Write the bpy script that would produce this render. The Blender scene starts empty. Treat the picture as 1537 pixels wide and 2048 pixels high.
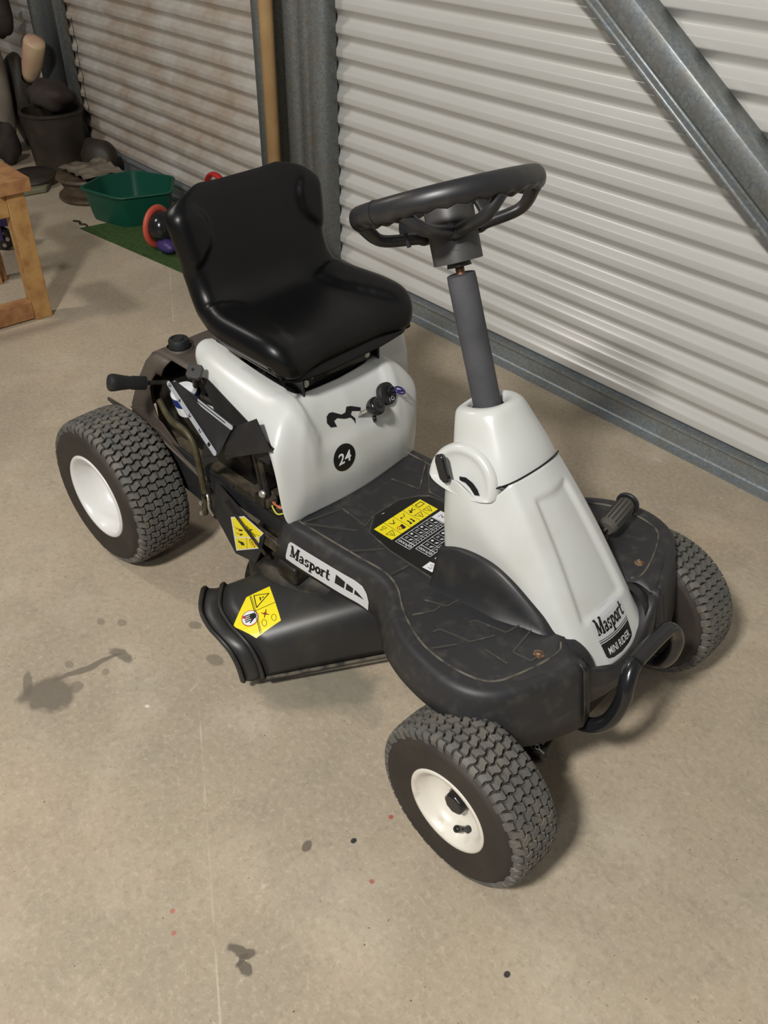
import bpy, bmesh, math, random
from mathutils import Vector, Matrix
from mathutils.bvhtree import BVHTree
random.seed(7)
S = bpy.context.scene
COL = S.collection
PI = math.pi

# ------------------------------------------------------------------ camera
CAM_R = Matrix(((0.650207, -0.468584, 0.598047), (0.759714, 0.392539, -0.518409), (0.008161, 0.791418, 0.611221)))
cam_d = bpy.data.cameras.new('camera')
cam = bpy.data.objects.new('camera', cam_d)
COL.objects.link(cam)
cam_d.sensor_fit = 'VERTICAL'
cam_d.sensor_height = 32.0
cam_d.lens = 1760.0 / 2048.0 * 32.0
cam_d.clip_start = 0.05
cam.matrix_world = Matrix.Translation((0, 0, 1.265)) @ CAM_R.to_4x4()
S.camera = cam

# ------------------------------------------------------------------ world and lights
W = bpy.data.worlds.new('shed_dusk')
S.world = W
W.use_nodes = True
bg = W.node_tree.nodes['Background']
bg.inputs[0].default_value = (0.92, 0.95, 1.0, 1)
bg.inputs[1].default_value = 0.10

def area(name, loc, target, sx, sy, power, col):
    d = bpy.data.lights.new(name, 'AREA')
    d.shape = 'RECTANGLE'; d.size = sx; d.size_y = sy; d.energy = power; d.color = col
    o = bpy.data.objects.new(name, d); COL.objects.link(o)
    o.location = loc
    o.rotation_euler = (Vector(target) - Vector(loc)).to_track_quat('-Z', 'Y').to_euler()
    return o
area('shed_lamp_near', (-0.02, -1.20, 2.70), (-0.8, 0.9, 0), 0.30, 0.22, 95, (1.0, 0.966, 0.91))
area('shed_lamp_right', (1.0, -1.9, 2.75), (-1.0, 1.5, 0.3), 0.30, 0.22, 16, (0.94, 0.97, 1.0))
area('shed_lamp_left', (-3.3, -0.35, 2.75), (-2.9, 1.2, 0.2), 0.30, 0.22, 23, (1.0, 0.93, 0.84))

S.view_settings.view_transform = 'Standard'
S.view_settings.look = 'None'
S.view_settings.gamma = 1.0
S.view_settings.use_curve_mapping = False
S.view_settings.exposure = 0.0

# ------------------------------------------------------------------ materials
def srgb(r, g, b):
    f = lambda c: (c / 255.0 / 12.92) if c <= 10 else ((c / 255.0 + 0.055) / 1.055) ** 2.4
    return (f(r), f(g), f(b), 1.0)

MATS = {}
def mat(name, col, rough=0.5, metal=0.0, spec=0.5, coat=0.0, noise=None, bump=None, emit=None):
    """noise = (colour2, scale, low, high, detail); bump = (scale, strength, distance)"""
    if name in MATS: return MATS[name]
    m = bpy.data.materials.new(name); m.use_nodes = True
    nt = m.node_tree; b = nt.nodes['Principled BSDF']
    c = col if len(col) == 4 else (*col, 1)
    b.inputs['Base Color'].default_value = c
    b.inputs['Roughness'].default_value = rough
    b.inputs['Metallic'].default_value = metal
    b.inputs['Specular IOR Level'].default_value = spec
    b.inputs['Coat Weight'].default_value = coat
    if noise or bump:
        tc = nt.nodes.new('ShaderNodeTexCoord')
    if noise:
        c2, sc, lo, hi, det = noise
        n = nt.nodes.new('ShaderNodeTexNoise'); n.inputs['Scale'].default_value = sc; n.inputs['Detail'].default_value = det
        nt.links.new(tc.outputs['Object'], n.inputs['Vector'])
        mr = nt.nodes.new('ShaderNodeMapRange'); mr.inputs[1].default_value = lo; mr.inputs[2].default_value = hi
        nt.links.new(n.outputs['Fac'], mr.inputs[0])
        mx = nt.nodes.new('ShaderNodeMix'); mx.data_type = 'RGBA'
        mx.inputs['A'].default_value = c; mx.inputs['B'].default_value = c2 if len(c2) == 4 else (*c2, 1)
        nt.links.new(mr.outputs[0], mx.inputs['Factor'])
        nt.links.new(mx.outputs['Result'], b.inputs['Base Color'])
    if bump:
        n2 = nt.nodes.new('ShaderNodeTexNoise'); n2.inputs['Scale'].default_value = bump[0]; n2.inputs['Detail'].default_value = 6
        nt.links.new(tc.outputs['Object'], n2.inputs['Vector'])
        bp = nt.nodes.new('ShaderNodeBump'); bp.inputs['Strength'].default_value = bump[1]; bp.inputs['Distance'].default_value = bump[2]
        nt.links.new(n2.outputs['Fac'], bp.inputs['Height']); nt.links.new(bp.outputs[0], b.inputs['Normal'])
    if emit:
        b.inputs['Emission Color'].default_value = (*emit[:3], 1); b.inputs['Emission Strength'].default_value = emit[3]
    MATS[name] = m
    return m

M_white = mat('white_plastic', srgb(206, 208, 205), 0.30, coat=0.15, noise=(srgb(196, 196, 189), 9, 0.5, 0.85, 4))
M_black = mat('black_plastic', srgb(36, 36, 38), 0.44, noise=(srgb(54, 52, 50), 26, 0.48, 0.8, 9), bump=(900, 0.05, 0.001))
M_foot = mat('footplate_plastic', srgb(43, 43, 45), 0.50, noise=(srgb(70, 67, 63), 48, 0.52, 0.85, 10), bump=(800, 0.06, 0.001))
M_chute = mat('chute_plastic', srgb(44, 44, 44), 0.40, noise=(srgb(62, 59, 54), 12, 0.5, 0.8, 7), bump=(900, 0.04, 0.001))
M_worn = mat('scuffed_edge_plastic', srgb(104, 98, 88), 0.6, noise=(srgb(56, 54, 51), 45, 0.45, 0.62, 5))
M_line = mat('moulded_ridge_plastic', srgb(66, 64, 60), 0.5, noise=(srgb(118, 110, 98), 40, 0.55, 0.75, 5))
M_seat = mat('seat_vinyl', srgb(9, 9, 11), 0.36, spec=0.34, bump=(1400, 0.04, 0.0006))
M_tyre = mat('tyre_sidewall', srgb(46, 41, 37), 0.72, noise=(srgb(62, 55, 48), 15, 0.4, 0.8, 5))
M_tread = mat('tyre_tread_block', srgb(90, 89, 85), 0.62, noise=(srgb(112, 106, 97), 35, 0.42, 0.75, 5), bump=(300, 0.2, 0.001))
M_rim = mat('rim_paint', srgb(222, 222, 220), 0.28, coat=0.3)
M_frim = mat('front_rim_paint', srgb(222, 217, 206), 0.36, coat=0.15, noise=(srgb(176, 158, 132), 24, 0.62, 0.8, 6))
M_foam = mat('foam_sleeve', srgb(60, 61, 65), 0.75, bump=(400, 0.25, 0.001), noise=(srgb(84, 84, 88), 12, 0.4, 0.8, 4))
M_copper = mat('rusty_shaft', srgb(134, 96, 72), 0.5, metal=0.5, noise=(srgb(98, 64, 44), 60, 0.4, 0.7, 5))
M_wheelpl = mat('steering_wheel_plastic', srgb(40, 40, 42), 0.38, noise=(srgb(62, 56, 50), 18, 0.55, 0.75, 6))
M_hub = mat('steering_hub_plastic', srgb(70, 69, 69), 0.45, noise=(srgb(48, 46, 44), 20, 0.4, 0.75, 6))
M_steel = mat('dark_steel', srgb(38, 36, 33), 0.5, metal=0.3, noise=(srgb(84, 76, 62), 24, 0.5, 0.75, 6))
M_dirty = mat('dirty_steel', srgb(96, 88, 74), 0.55, metal=0.4, noise=(srgb(52, 44, 34), 28, 0.42, 0.68, 7))
M_matt = mat('matt_black_steel', srgb(27, 28, 30), 0.6, noise=(srgb(46, 45, 44), 20, 0.5, 0.8, 5))
M_gloss = mat('gloss_black_steel', srgb(30, 30, 32), 0.2, spec=0.6)
M_bolt = mat('zinc_bolt', srgb(190, 188, 180), 0.35, metal=0.8)
M_rusty = mat('rusty_bolt', srgb(150, 128, 106), 0.5, metal=0.5, noise=(srgb(96, 66, 46), 200, 0.4, 0.6, 3))
M_fender = mat('dusty_rear_plastic', srgb(72, 64, 57), 0.6, noise=(srgb(96, 87, 76), 10, 0.42, 0.8, 6))
M_yel = mat('decal_yellow', srgb(244, 226, 30), 0.4)
M_dblk = mat('decal_black', srgb(20, 20, 20), 0.38)
M_dwht = mat('decal_white', srgb(226, 228, 232), 0.4)
M_dgry = mat('decal_grey', srgb(196, 197, 199), 0.42)
M_dred = mat('decal_red', srgb(176, 48, 40), 0.4)
M_silver = mat('scale_silver', srgb(172, 176, 182), 0.4, metal=0.2)
M_slot = mat('slot_black', srgb(9, 9, 9), 0.9)
M_keyb = mat('key_purple', srgb(46, 36, 112), 0.3)
M_olive = mat('olive_bracket', srgb(84, 78, 56), 0.5, metal=0.3, noise=(srgb(60, 52, 38), 40, 0.4, 0.7, 5))
M_label_blue = mat('label_blue', srgb(32, 52, 128), 0.4)
M_wireo = mat('wire_orange', srgb(214, 120, 72), 0.5)
M_wirey = mat('wire_yellow', srgb(208, 206, 96), 0.5)
M_wirep = mat('wire_pink', srgb(214, 160, 150), 0.5)
M_conn = mat('connector_grey', srgb(188, 184, 178), 0.5)
M_connb = mat('connector_brown', srgb(70, 63, 55), 0.5)
M_pine = mat('pine_timber', srgb(178, 138, 84), 0.6, noise=(srgb(150, 106, 58), 30, 0.4, 0.7, 5))
M_pinered = mat('red_pine_timber', srgb(168, 124, 80), 0.6, noise=(srgb(136, 90, 56), 25, 0.4, 0.7, 5))
M_tub = mat('tub_green', srgb(14, 76, 60), 0.42)
M_mat = mat('mat_green', srgb(58, 88, 34), 0.9, bump=(1200, 0.5, 0.003), noise=(srgb(44, 68, 26), 60, 0.4, 0.7, 3))
M_darkcloth = mat('dark_cloth', srgb(42, 36, 32), 0.9, noise=(srgb(66, 56, 50), 14, 0.4, 0.75, 5))
M_bin = mat('dark_bin', srgb(44, 37, 29), 0.55, noise=(srgb(60, 52, 42), 12, 0.4, 0.7, 4))
M_sack = mat('pale_sack', srgb(132, 122, 110), 0.6, noise=(srgb(96, 88, 76), 8, 0.4, 0.75, 5))
M_pink = mat('pinkish_bottle', srgb(196, 152, 132), 0.4, noise=(srgb(206, 184, 148), 8, 0.35, 0.6, 2))
M_film = mat('clear_film', srgb(120, 110, 96), 0.14, spec=0.8)
M_spool = mat('brown_spool', srgb(92, 76, 58), 0.5, noise=(srgb(66, 54, 42), 20, 0.4, 0.7, 3))
M_red = mat('red_plastic', srgb(186, 42, 36), 0.4)
M_sred = mat('faded_red_plastic', srgb(196, 84, 66), 0.45)
M_purple = mat('purple_plastic', srgb(62, 48, 104), 0.45)
M_pole = mat('pole_timber', srgb(190, 158, 112), 0.6, noise=(srgb(168, 132, 88), 8, 0.35, 0.7, 5))

# ------------------------------------------------------------------ mesh helpers
def link(name, bm, m, parent=None, smooth=False, sub=0, bevel=0.0, solid=0.0, autos=None):
    bmesh.ops.recalc_face_normals(bm, faces=bm.faces)
    me = bpy.data.meshes.new(name); bm.to_mesh(me); bm.free()
    for x in (m if isinstance(m, (list, tuple)) else [m]): me.materials.append(x)
    o = bpy.data.objects.new(name, me); COL.objects.link(o)
    if smooth or sub:
        me.shade_smooth()
    if solid:
        md = o.modifiers.new('s', 'SOLIDIFY'); md.thickness = solid; md.offset = -1
    if bevel:
        md = o.modifiers.new('b', 'BEVEL'); md.width = bevel; md.segments = 2; md.limit_method = 'ANGLE'; md.angle_limit = math.radians(35)
        me.shade_smooth()
        try: me.set_sharp_from_angle(angle=math.radians(45))
        except Exception: pass
    if sub:
        md = o.modifiers.new('u', 'SUBSURF'); md.levels = sub; md.render_levels = sub
    if autos:
        me.shade_smooth(); me.set_sharp_from_angle(angle=math.radians(autos))
    if parent: o.parent = parent
    return o

def NB(): return bmesh.new()

def box(bm, x0, x1, y0, y1, z0, z1, rot=None, mi=0):
    v = [bm.verts.new((x, y, z)) for x in (x0, x1) for y in (y0, y1) for z in (z0, z1)]
    for f in ((0, 1, 3, 2), (4, 6, 7, 5), (0, 4, 5, 1), (2, 3, 7, 6), (0, 2, 6, 4), (1, 5, 7, 3)):
        fc = bm.faces.new([v[i] for i in f]); fc.material_index = mi
    if rot is not None:
        c = Vector(((x0 + x1) / 2, (y0 + y1) / 2, (z0 + z1) / 2))
        for q in v: q.co = rot @ (q.co - c) + c
    return v

def bar(bm, p0, p1, w, h, up=(0, 0, 1)):
    """box beam from p0 to p1, w sideways, h along up"""
    p0, p1 = Vector(p0), Vector(p1); d = (p1 - p0).normalized(); u = Vector(up)
    s = d.cross(u).normalized(); u = s.cross(d).normalized()
    v = [bm.verts.new(p + s * a * w / 2 + u * b * h / 2) for p in (p0, p1) for a, b in ((-1, -1), (1, -1), (1, 1), (-1, 1))]
    for f in ((0, 1, 2, 3), (7, 6, 5, 4), (0, 4, 5, 1), (1, 5, 6, 2), (2, 6, 7, 3), (3, 7, 4, 0)):
        bm.faces.new([v[i] for i in f])
    return v

def spline(pts, n=8, closed=False):
    P = [Vector(p) for p in pts]; out = []; N = len(P)
    for i in range(N if closed else N - 1):
        a = P[(i - 1) % N] if closed or i > 0 else P[0] * 2 - P[1]
        b = P[i]; c = P[(i + 1) % N]
        d = P[(i + 2) % N] if closed or i + 2 < N else P[-1] * 2 - P[-2]
        for k in range(n):
            t = k / n
            out.append(0.5 * ((2 * b) + (c - a) * t + (2 * a - 5 * b + 4 * c - d) * t * t + (-a + 3 * b - 3 * c + d) * t ** 3))
    if not closed: out.append(P[-1].copy())
    return out

def tube(bm, pts, r, seg=12, closed=False, cap=True, rz=None, up=(0, 0, 1), mi=0):
    """sweep; r may be a list or a function of (i, angle)"""
    P = [Vector(p) for p in pts]; N = len(P); rings = []
    u = Vector(up)
    for i in range(N):
        if closed: d = P[(i + 1) % N] - P[i - 1]
        else: d = P[min(i + 1, N - 1)] - P[max(i - 1, 0)]
        d.normalize()
        s = d.cross(u)
        if s.length < 1e-3: s = d.cross(Vector((1, 0, 0.1)))
        s.normalize(); uu = s.cross(d).normalized()
        rr = r[i] if isinstance(r, list) else r
        ring = []
        for k in range(seg):
            a = 2 * PI * k / seg
            if callable(r): q = r(i, a); ra, rb = q if isinstance(q, tuple) else (q, q)
            elif isinstance(rr, (list, tuple)): ra, rb = rr
            else: ra = rb = rr
            ring.append(bm.verts.new(P[i] + s * math.cos(a) * ra + uu * math.sin(a) * rb))
        rings.append(ring)
    M = N if closed else N - 1
    for i in range(M):
        A, B = rings[i], rings[(i + 1) % N]
        for k in range(seg):
            f = bm.faces.new((A[k], A[(k + 1) % seg], B[(k + 1) % seg], B[k])); f.material_index = mi
    if cap and not closed:
        f = bm.faces.new(rings[0][::-1]); f.material_index = mi
        f = bm.faces.new(rings[-1]); f.material_index = mi
    return rings

def grid(bm, rows, closed_u=False, mi=0):
    V = [[bm.verts.new(p) for p in r] for r in rows]
    for i in range(len(V) - 1):
        n = len(V[i])
        for j in range(n if closed_u else n - 1):
            f = bm.faces.new((V[i][j], V[i][(j + 1) % n], V[i + 1][(j + 1) % n], V[i + 1][j])); f.material_index = mi
    return V

def prism(bm, poly, off, mi=0):
    """extrude a 3-D polygon by the vector off"""
    off = Vector(off); a = [bm.verts.new(p) for p in poly]; b = [bm.verts.new(Vector(p) + off) for p in poly]
    f = bm.faces.new(a); f.material_index = mi
    f = bm.faces.new(b[::-1]); f.material_index = mi
    n = len(a)
    for i in range(n):
        f = bm.faces.new((a[i], b[i], b[(i + 1) % n], a[(i + 1) % n])); f.material_index = mi

def lathe(bm, prof, c, axis, seg=32, mi=0, ref=(1, 0, 0)):
    """prof = [(radius, height along axis)]"""
    ax = Vector(axis).normalized(); u = Vector(ref); u = (u - ax * u.dot(ax)).normalized(); v = ax.cross(u); c = Vector(c)
    rings = []
    for r, h in prof:
        if r < 1e-6: rings.append([bm.verts.new(c + ax * h)])
        else: rings.append([bm.verts.new(c + ax * h + (u * math.cos(2 * PI * k / seg) + v * math.sin(2 * PI * k / seg)) * r) for k in range(seg)])
    for i in range(len(rings) - 1):
        A, B = rings[i], rings[i + 1]
        for k in range(seg):
            k2 = (k + 1) % seg
            if len(A) == 1 and len(B) == 1: continue
            if len(A) == 1: f = bm.faces.new((A[0], B[k], B[k2]))
            elif len(B) == 1: f = bm.faces.new((A[k], A[k2], B[0]))
            else: f = bm.faces.new((A[k], A[k2], B[k2], B[k]))
            f.material_index = mi

def empty(name, loc, rz=0.0, label=None, cat=None, group=None):
    o = bpy.data.objects.new(name, None); COL.objects.link(o)
    o.location = loc; o.rotation_euler = (0, 0, rz); o.empty_display_size = 0.1
    return tag(o, label, cat, group)

def tag(o, label=None, cat=None, group=None, kind=None):
    if label: o['label'] = label
    if cat: o['category'] = cat
    if group: o['group'] = group
    if kind: o['kind'] = kind
    return o

# ------------------------------------------------------------------ decals
def ribbon(pts, w):
    """2-D polyline as quads"""
    out = []
    for a, b in zip(pts[:-1], pts[1:]):
        dx, dy = b[0] - a[0], b[1] - a[1]; l = math.hypot(dx, dy) or 1
        nx, ny = -dy / l * w / 2, dx / l * w / 2; ex, ey = dx / l * w * .18, dy / l * w * .18
        out.append([(a[0] + nx - ex, a[1] + ny - ey), (a[0] - nx - ex, a[1] - ny - ey), (b[0] - nx + ex, b[1] - ny + ey), (b[0] + nx + ex, b[1] + ny + ey)])
    return out
def circ2(cx, cy, r, n=20, ry=None): return [(cx + r * math.cos(2 * PI * k / n), cy + (ry or r) * math.sin(2 * PI * k / n)) for k in range(n)]
def ring2(cx, cy, r, w, n=20, ry=None):
    p = circ2(cx, cy, r, n, ry); return ribbon(p + [p[0]], w)
def rect(x0, y0, x1, y1): return [(x0, y0), (x1, y0), (x1, y1), (x0, y1)]
def frame2(x0, y0, x1, y1, w): return ribbon([(x0, y0), (x1, y0), (x1, y1), (x0, y1), (x0, y0)], w)
def tri2(cx, cy, s, w): return ribbon([(cx - s, cy - s * .75), (cx + s, cy - s * .75), (cx, cy + s * .9), (cx - s, cy - s * .75)], w)

def text_polys(s, size, bold=0.0):
    cu = bpy.data.curves.new('t', 'FONT'); cu.body = s; cu.size = size; cu.offset = bold; cu.resolution_u = 3
    o = bpy.data.objects.new('t', cu); COL.objects.link(o)
    me = o.evaluated_get(bpy.context.evaluated_depsgraph_get()).to_mesh()
    pol = [[tuple(me.vertices[i].co[:2]) for i in p.vertices] for p in me.polygons]
    o.to_mesh_clear(); COL.objects.unlink(o); bpy.data.objects.remove(o); bpy.data.curves.remove(cu)
    xs = [p[0] for q in pol for p in q]; ys = [p[1] for q in pol for p in q]
    return pol, (min(xs), max(xs), min(ys), max(ys))
def fit_text(s, x0, y0, x1, y1, bold=0.0):
    pol, (a, b, c, d) = text_polys(s, 1.0, bold)
    return [[(x0 + (p[0] - a) / (b - a) * (x1 - x0), y0 + (p[1] - c) / (d - c) * (y1 - y0)) for p in q] for q in pol]
def xf(polys, sx, sy, ox, oy): return [[(p[0] * sx + ox, p[1] * sy + oy) for p in q] for q in polys]

def slab_word():
    """heavy slab-serif lettering of the maker's word, x-height about .62"""
    P = []; T = .22; H = .10
    def serif(x, y, w): P.extend(ribbon([(x - w / 2, y), (x + w / 2, y)], H))
    def arc(cx, cy, rx, ry, a0, a1, w, n=12):
        P.extend(ribbon([(cx + rx * math.cos(math.radians(a0 + (a1 - a0) * k / n)), cy + ry * math.sin(math.radians(a0 + (a1 - a0) * k / n))) for k in range(n + 1)], w))
    # M
    P.extend(ribbon([(.13, 0), (.13, 1)], .12)); P.extend(ribbon([(.14, .96), (.45, .1)], .25)); P.extend(ribbon([(.45, .1), (.78, .96)], .13)); P.extend(ribbon([(.82, 0), (.82, 1)], .26))
    serif(.13, .04, .28); serif(.80, .04, .36); serif(.07, .96, .2); serif(.84, .96, .3)
    x = 1.05   # a
    arc(x + .2, .17, .15, .15, 0, 360, .14); P.extend(ribbon([(x + .38, .05), (x + .38, .46)], T)); arc(x + .22, .46, .16, .13, 0, 160, .14); serif(x + .47, .04, .12)
    x = 1.66   # s
    arc(x + .2, .46, .15, .12, 20, 250, .16); arc(x + .2, .16, .16, .13, 70, -160, .16); P.extend(ribbon([(x + .37, .46), (x + .37, .62)], .05)); P.extend(ribbon([(x + .03, .02), (x + .03, .18)], .05))
    x = 2.2    # p
    P.extend(ribbon([(x + .1, -.3), (x + .1, .6)], T)); arc(x + .28, .3, .18, .25, 0, 360, .18, 18); serif(x + .1, -.29, .34); serif(x + .0, .58, .16)
    x = 2.78   # o
    arc(x + .27, .3, .2, .25, 0, 360, .20, 18)
    x = 3.38   # r
    P.extend(ribbon([(x + .1, 0), (x + .1, .6)], T)); serif(x + .1, .04, .34); serif(x + .02, .58, .16); arc(x + .3, .4, .14, .18, 60, 160, .17)
    x = 3.9    # t
    P.extend(ribbon([(x + .12, .12), (x + .12, .85)], T)); arc(x + .26, .14, .14, .1, 180, 330, .15); P.extend(ribbon([(x - .05, .57), (x + .36, .57)], .12))
    return P, 4.32

def decal(name, O, U, V, layers, target=None, step=None, parent=None, lift=0.0007, label=None, ray=0.05):
    """flat print: layers [(polygons, material)] in metres on the frame O,U,V, laid onto the target surface"""
    O, U, V = Vector(O), Vector(U).normalized(), Vector(V); V = (V - U * V.dot(U)).normalized(); N = U.cross(V)
    bm = NB(); ms = []; lay = []
    for li, (polys, m) in enumerate(layers):
        if m not in ms: ms.append(m)
        for q in polys:
            if len(q) < 3: continue
            vs = [bm.verts.new((p[0], p[1], li)) for p in q]
            try: f = bm.faces.new(vs)
            except ValueError: continue
            f.material_index = ms.index(m)
    bmesh.ops.triangulate(bm, faces=[f for f in bm.faces if len(f.verts) > 4])
    if step:
        xs = [v.co.x for v in bm.verts]; ys = [v.co.y for v in bm.verts]
        for ax, a, b in ((0, min(xs), max(xs)), (1, min(ys), max(ys))):
            t = a + step
            while t < b:
                no = (1, 0, 0) if ax == 0 else (0, 1, 0); co = (t, 0, 0) if ax == 0 else (0, t, 0)
                bmesh.ops.bisect_plane(bm, geom=bm.verts[:] + bm.edges[:] + bm.faces[:], plane_co=co, plane_no=no); t += step
    bvh = None
    if target is not None:
        dg = bpy.context.evaluated_depsgraph_get()
        bvh = BVHTree.FromObject(target, dg)
    for v in bm.verts:
        li = v.co.z; p = O + U * v.co.x + V * v.co.y
        nn = N
        if bvh:
            h = bvh.ray_cast(p + N * ray, -N, ray * 2.2)
            if h[0] is not None: p = h[0]
        v.co = p + nn * (lift + li * 0.00022)
    for f in bm.faces:
        f.normal_update()
        if f.normal.dot(N) < 0: f.normal_flip()
    me = bpy.data.meshes.new(name); bm.to_mesh(me); bm.free()
    for m in ms: me.materials.append(m)
    o = bpy.data.objects.new(name, me); COL.objects.link(o)
    if parent: o.parent = parent
    if label: o['label'] = label
    return o

# ================================================================== the setting
def concrete():
    m = bpy.data.materials.new('concrete_floor'); m.use_nodes = True
    nt = m.node_tree; N = nt.nodes; L = nt.links; b = N['Principled BSDF']
    b.inputs['Roughness'].default_value = 0.62; b.inputs['Specular IOR Level'].default_value = 0.35
    tc = N.new('ShaderNodeTexCoord'); pos = tc.outputs['Object']
    def noise(sc, det=5, rough=.55, dist=0.0):
        n = N.new('ShaderNodeTexNoise'); n.inputs['Scale'].default_value = sc; n.inputs['Detail'].default_value = det
        n.inputs['Roughness'].default_value = rough; n.inputs['Distortion'].default_value = dist; L.new(pos, n.inputs['Vector']); return n.outputs['Fac']
    def mr(x, a, b_, c=0.0, d=1.0):
        n = N.new('ShaderNodeMapRange'); n.inputs[1].default_value = a; n.inputs[2].default_value = b_; n.inputs[3].default_value = c; n.inputs[4].default_value = d
        L.new(x, n.inputs[0]); return n.outputs[0]
    def mix(A, B, f):
        n = N.new('ShaderNodeMix'); n.data_type = 'RGBA'
        for k, v in (('A', A), ('B', B)):
            if isinstance(v, tuple): n.inputs[k].default_value = v
            else: L.new(v, n.inputs[k])
        if isinstance(f, float): n.inputs['Factor'].default_value = f
        else: L.new(f, n.inputs['Factor'])
        return n.outputs['Result']
    def math_(op, a, b_):
        n = N.new('ShaderNodeMath'); n.operation = op
        for i, v in enumerate((a, b_)):
            if isinstance(v, (int, float)): n.inputs[i].default_value = v
            else: L.new(v, n.inputs[i])
        return n.outputs[0]
    c = mix(srgb(182, 167, 145), srgb(163, 151, 132), mr(noise(1.6, 4), .35, .68))
    c = mix(c, srgb(192, 180, 160), mr(noise(4.5, 6), .5, .75))
    c = mix(c, srgb(150, 142, 126), mr(noise(11, 7, .65), .52, .78, 0, .6))
    c = mix(c, srgb(180, 152, 124), mr(noise(2.3, 3), .56, .8, 0, .45))
    c = mix(c, srgb(138, 126, 108), mr(noise(75, 9, .78), .50, .68, 0, .55))
    c = mix(c, srgb(204, 192, 170), mr(noise(95, 9, .78), .50, .68, 0, .55))
    c = mix(c, srgb(212, 202, 184), mr(noise(30, 3, .6, 1.2), .66, .76, 0, .45))
    c = mix(c, srgb(64, 56, 48), mr(noise(140, 2, .5), .735, .76, 0, .8))
    # stains left on the slab: centre x, y, radius x, radius y, rotation, depth, colour
    wob = N.new('ShaderNodeTexNoise'); wob.inputs['Scale'].default_value = 16; wob.inputs['Detail'].default_value = 7; L.new(pos, wob.inputs['Vector'])
    sub = N.new('ShaderNodeVectorMath'); sub.operation = 'SUBTRACT'; L.new(wob.outputs['Color'], sub.inputs[0]); sub.inputs[1].default_value = (.5, .5, .5)
    def stain(x, y, rx, ry, rot, depth, col, wobble=.05, edge=.25):
        nonlocal c
        sc = N.new('ShaderNodeVectorMath'); sc.operation = 'SCALE'; L.new(sub.outputs[0], sc.inputs[0]); sc.inputs['Scale'].default_value = wobble
        ad = N.new('ShaderNodeVectorMath'); ad.operation = 'ADD'; L.new(pos, ad.inputs[0]); L.new(sc.outputs[0], ad.inputs[1])
        mp = N.new('ShaderNodeMapping'); mp.vector_type = 'TEXTURE'
        mp.inputs['Location'].default_value = (x, y, 0); mp.inputs['Rotation'].default_value = (0, 0, rot); mp.inputs['Scale'].default_value = (rx, ry, 1)
        L.new(ad.outputs[0], mp.inputs['Vector'])
        ln = N.new('ShaderNodeVectorMath'); ln.operation = 'LENGTH'; L.new(mp.outputs[0], ln.inputs[0])
        c = mix(c, col, mr(ln.outputs['Value'], 1.0, 1.0 - edge, 0.0, depth))
    dk = srgb(112, 104, 92); dk2 = srgb(96, 88, 78)
    stain(-1.217, .237, .052, .046, 0, .85, dk, .07); stain(-1.265, .222, .035, .010, -.4, .7, dk, .03)
    stain(-1.232, .325, .009, .075, -.12, .8, dk, .03); stain(-1.222, .385, .032, .014, .3, .75, dk, .05); stain(-1.20, .285, .016, .014, 0, .6, dk, .03)
    stain(-1.20, .345, .010, .008, 0, .5, dk, .01); stain(-1.262, .30, .012, .009, 0, .5, dk, .01)
    stain(-1.33, .40, .012, .009, 0, .5, dk, .01); stain(-1.30, .43, .012, .01, 0, .5, dk, .01)
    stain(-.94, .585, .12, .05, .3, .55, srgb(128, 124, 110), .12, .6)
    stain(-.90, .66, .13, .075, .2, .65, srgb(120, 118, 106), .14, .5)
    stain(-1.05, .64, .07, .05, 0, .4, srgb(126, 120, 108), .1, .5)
    stain(-.590, .252, .022, .010, .6, .85, dk2, .06); stain(-.570, .238, .022, .009, 0, .85, dk2, .06); stain(-.585, .243, .006, .014, .3, .8, dk2, .05)
    stain(-.664, .42, .008, .014, .3, .8, dk2, .02); stain(-.621, .482, .005, .006, 0, .95, srgb(38, 40, 46), .003); stain(-.322, .516, .005, .006, 0, .95, srgb(44, 44, 46), .003)
    for x, y, r in ((-1.13, .57, .020), (-1.16, .60, .017), (-1.20, .54, .016), (-1.07, .60, .015), (-1.09, .52, .022)): stain(x, y, r, r * .7, .3, .6, dk, .02)
    stain(-.705, .205, .0045, .0045, 0, .7, srgb(176, 96, 84), .002); stain(-.675, .19, .004, .004, 0, .7, srgb(176, 96, 84), .002)
    stain(-.615, .555, .0045, .0045, 0, .8, srgb(170, 70, 60), .002); stain(-.55, .46, .0045, .004, 0, .8, srgb(170, 88, 76), .002)
    stain(-1.075, .365, .0055, .004, .4, .9, srgb(226, 216, 200), .004); stain(-1.01, .62, .012, .0022, 1.3, .7, srgb(214, 204, 186), .006); stain(-1.06, .455, .0012, .016, .3, .6, srgb(212, 202, 184), .003)
    # saw-cut line across the slab
    mp = N.new('ShaderNodeMapping'); mp.vector_type = 'TEXTURE'; mp.inputs['Location'].default_value = (-1.02, .44, 0); mp.inputs['Rotation'].default_value = (0, 0, math.atan2(-.503, .938)); mp.inputs['Scale'].default_value = (1, .0022, 1)
    L.new(pos, mp.inputs['Vector']); sx = N.new('ShaderNodeSeparateXYZ'); L.new(mp.outputs[0], sx.inputs[0])
    ab = math_('ABSOLUTE', sx.outputs['Y'], 0.0)
    c = mix(c, srgb(206, 196, 176), math_('MULTIPLY', mr(ab, 1.0, .4), mr(noise(9, 3), .42, .62, 0, .55)))
    L.new(c, b.inputs['Base Color'])
    L.new(mr(noise(5, 5), .3, .7, .5, .72), b.inputs['Roughness'])
    bp = N.new('ShaderNodeBump'); bp.inputs['Strength'].default_value = .35; bp.inputs['Distance'].default_value = .002
    L.new(math_('ADD', noise(90, 8, .6), noise(8, 4)), bp.inputs['Height']); L.new(bp.outputs[0], b.inputs['Normal'])
    return m

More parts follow.
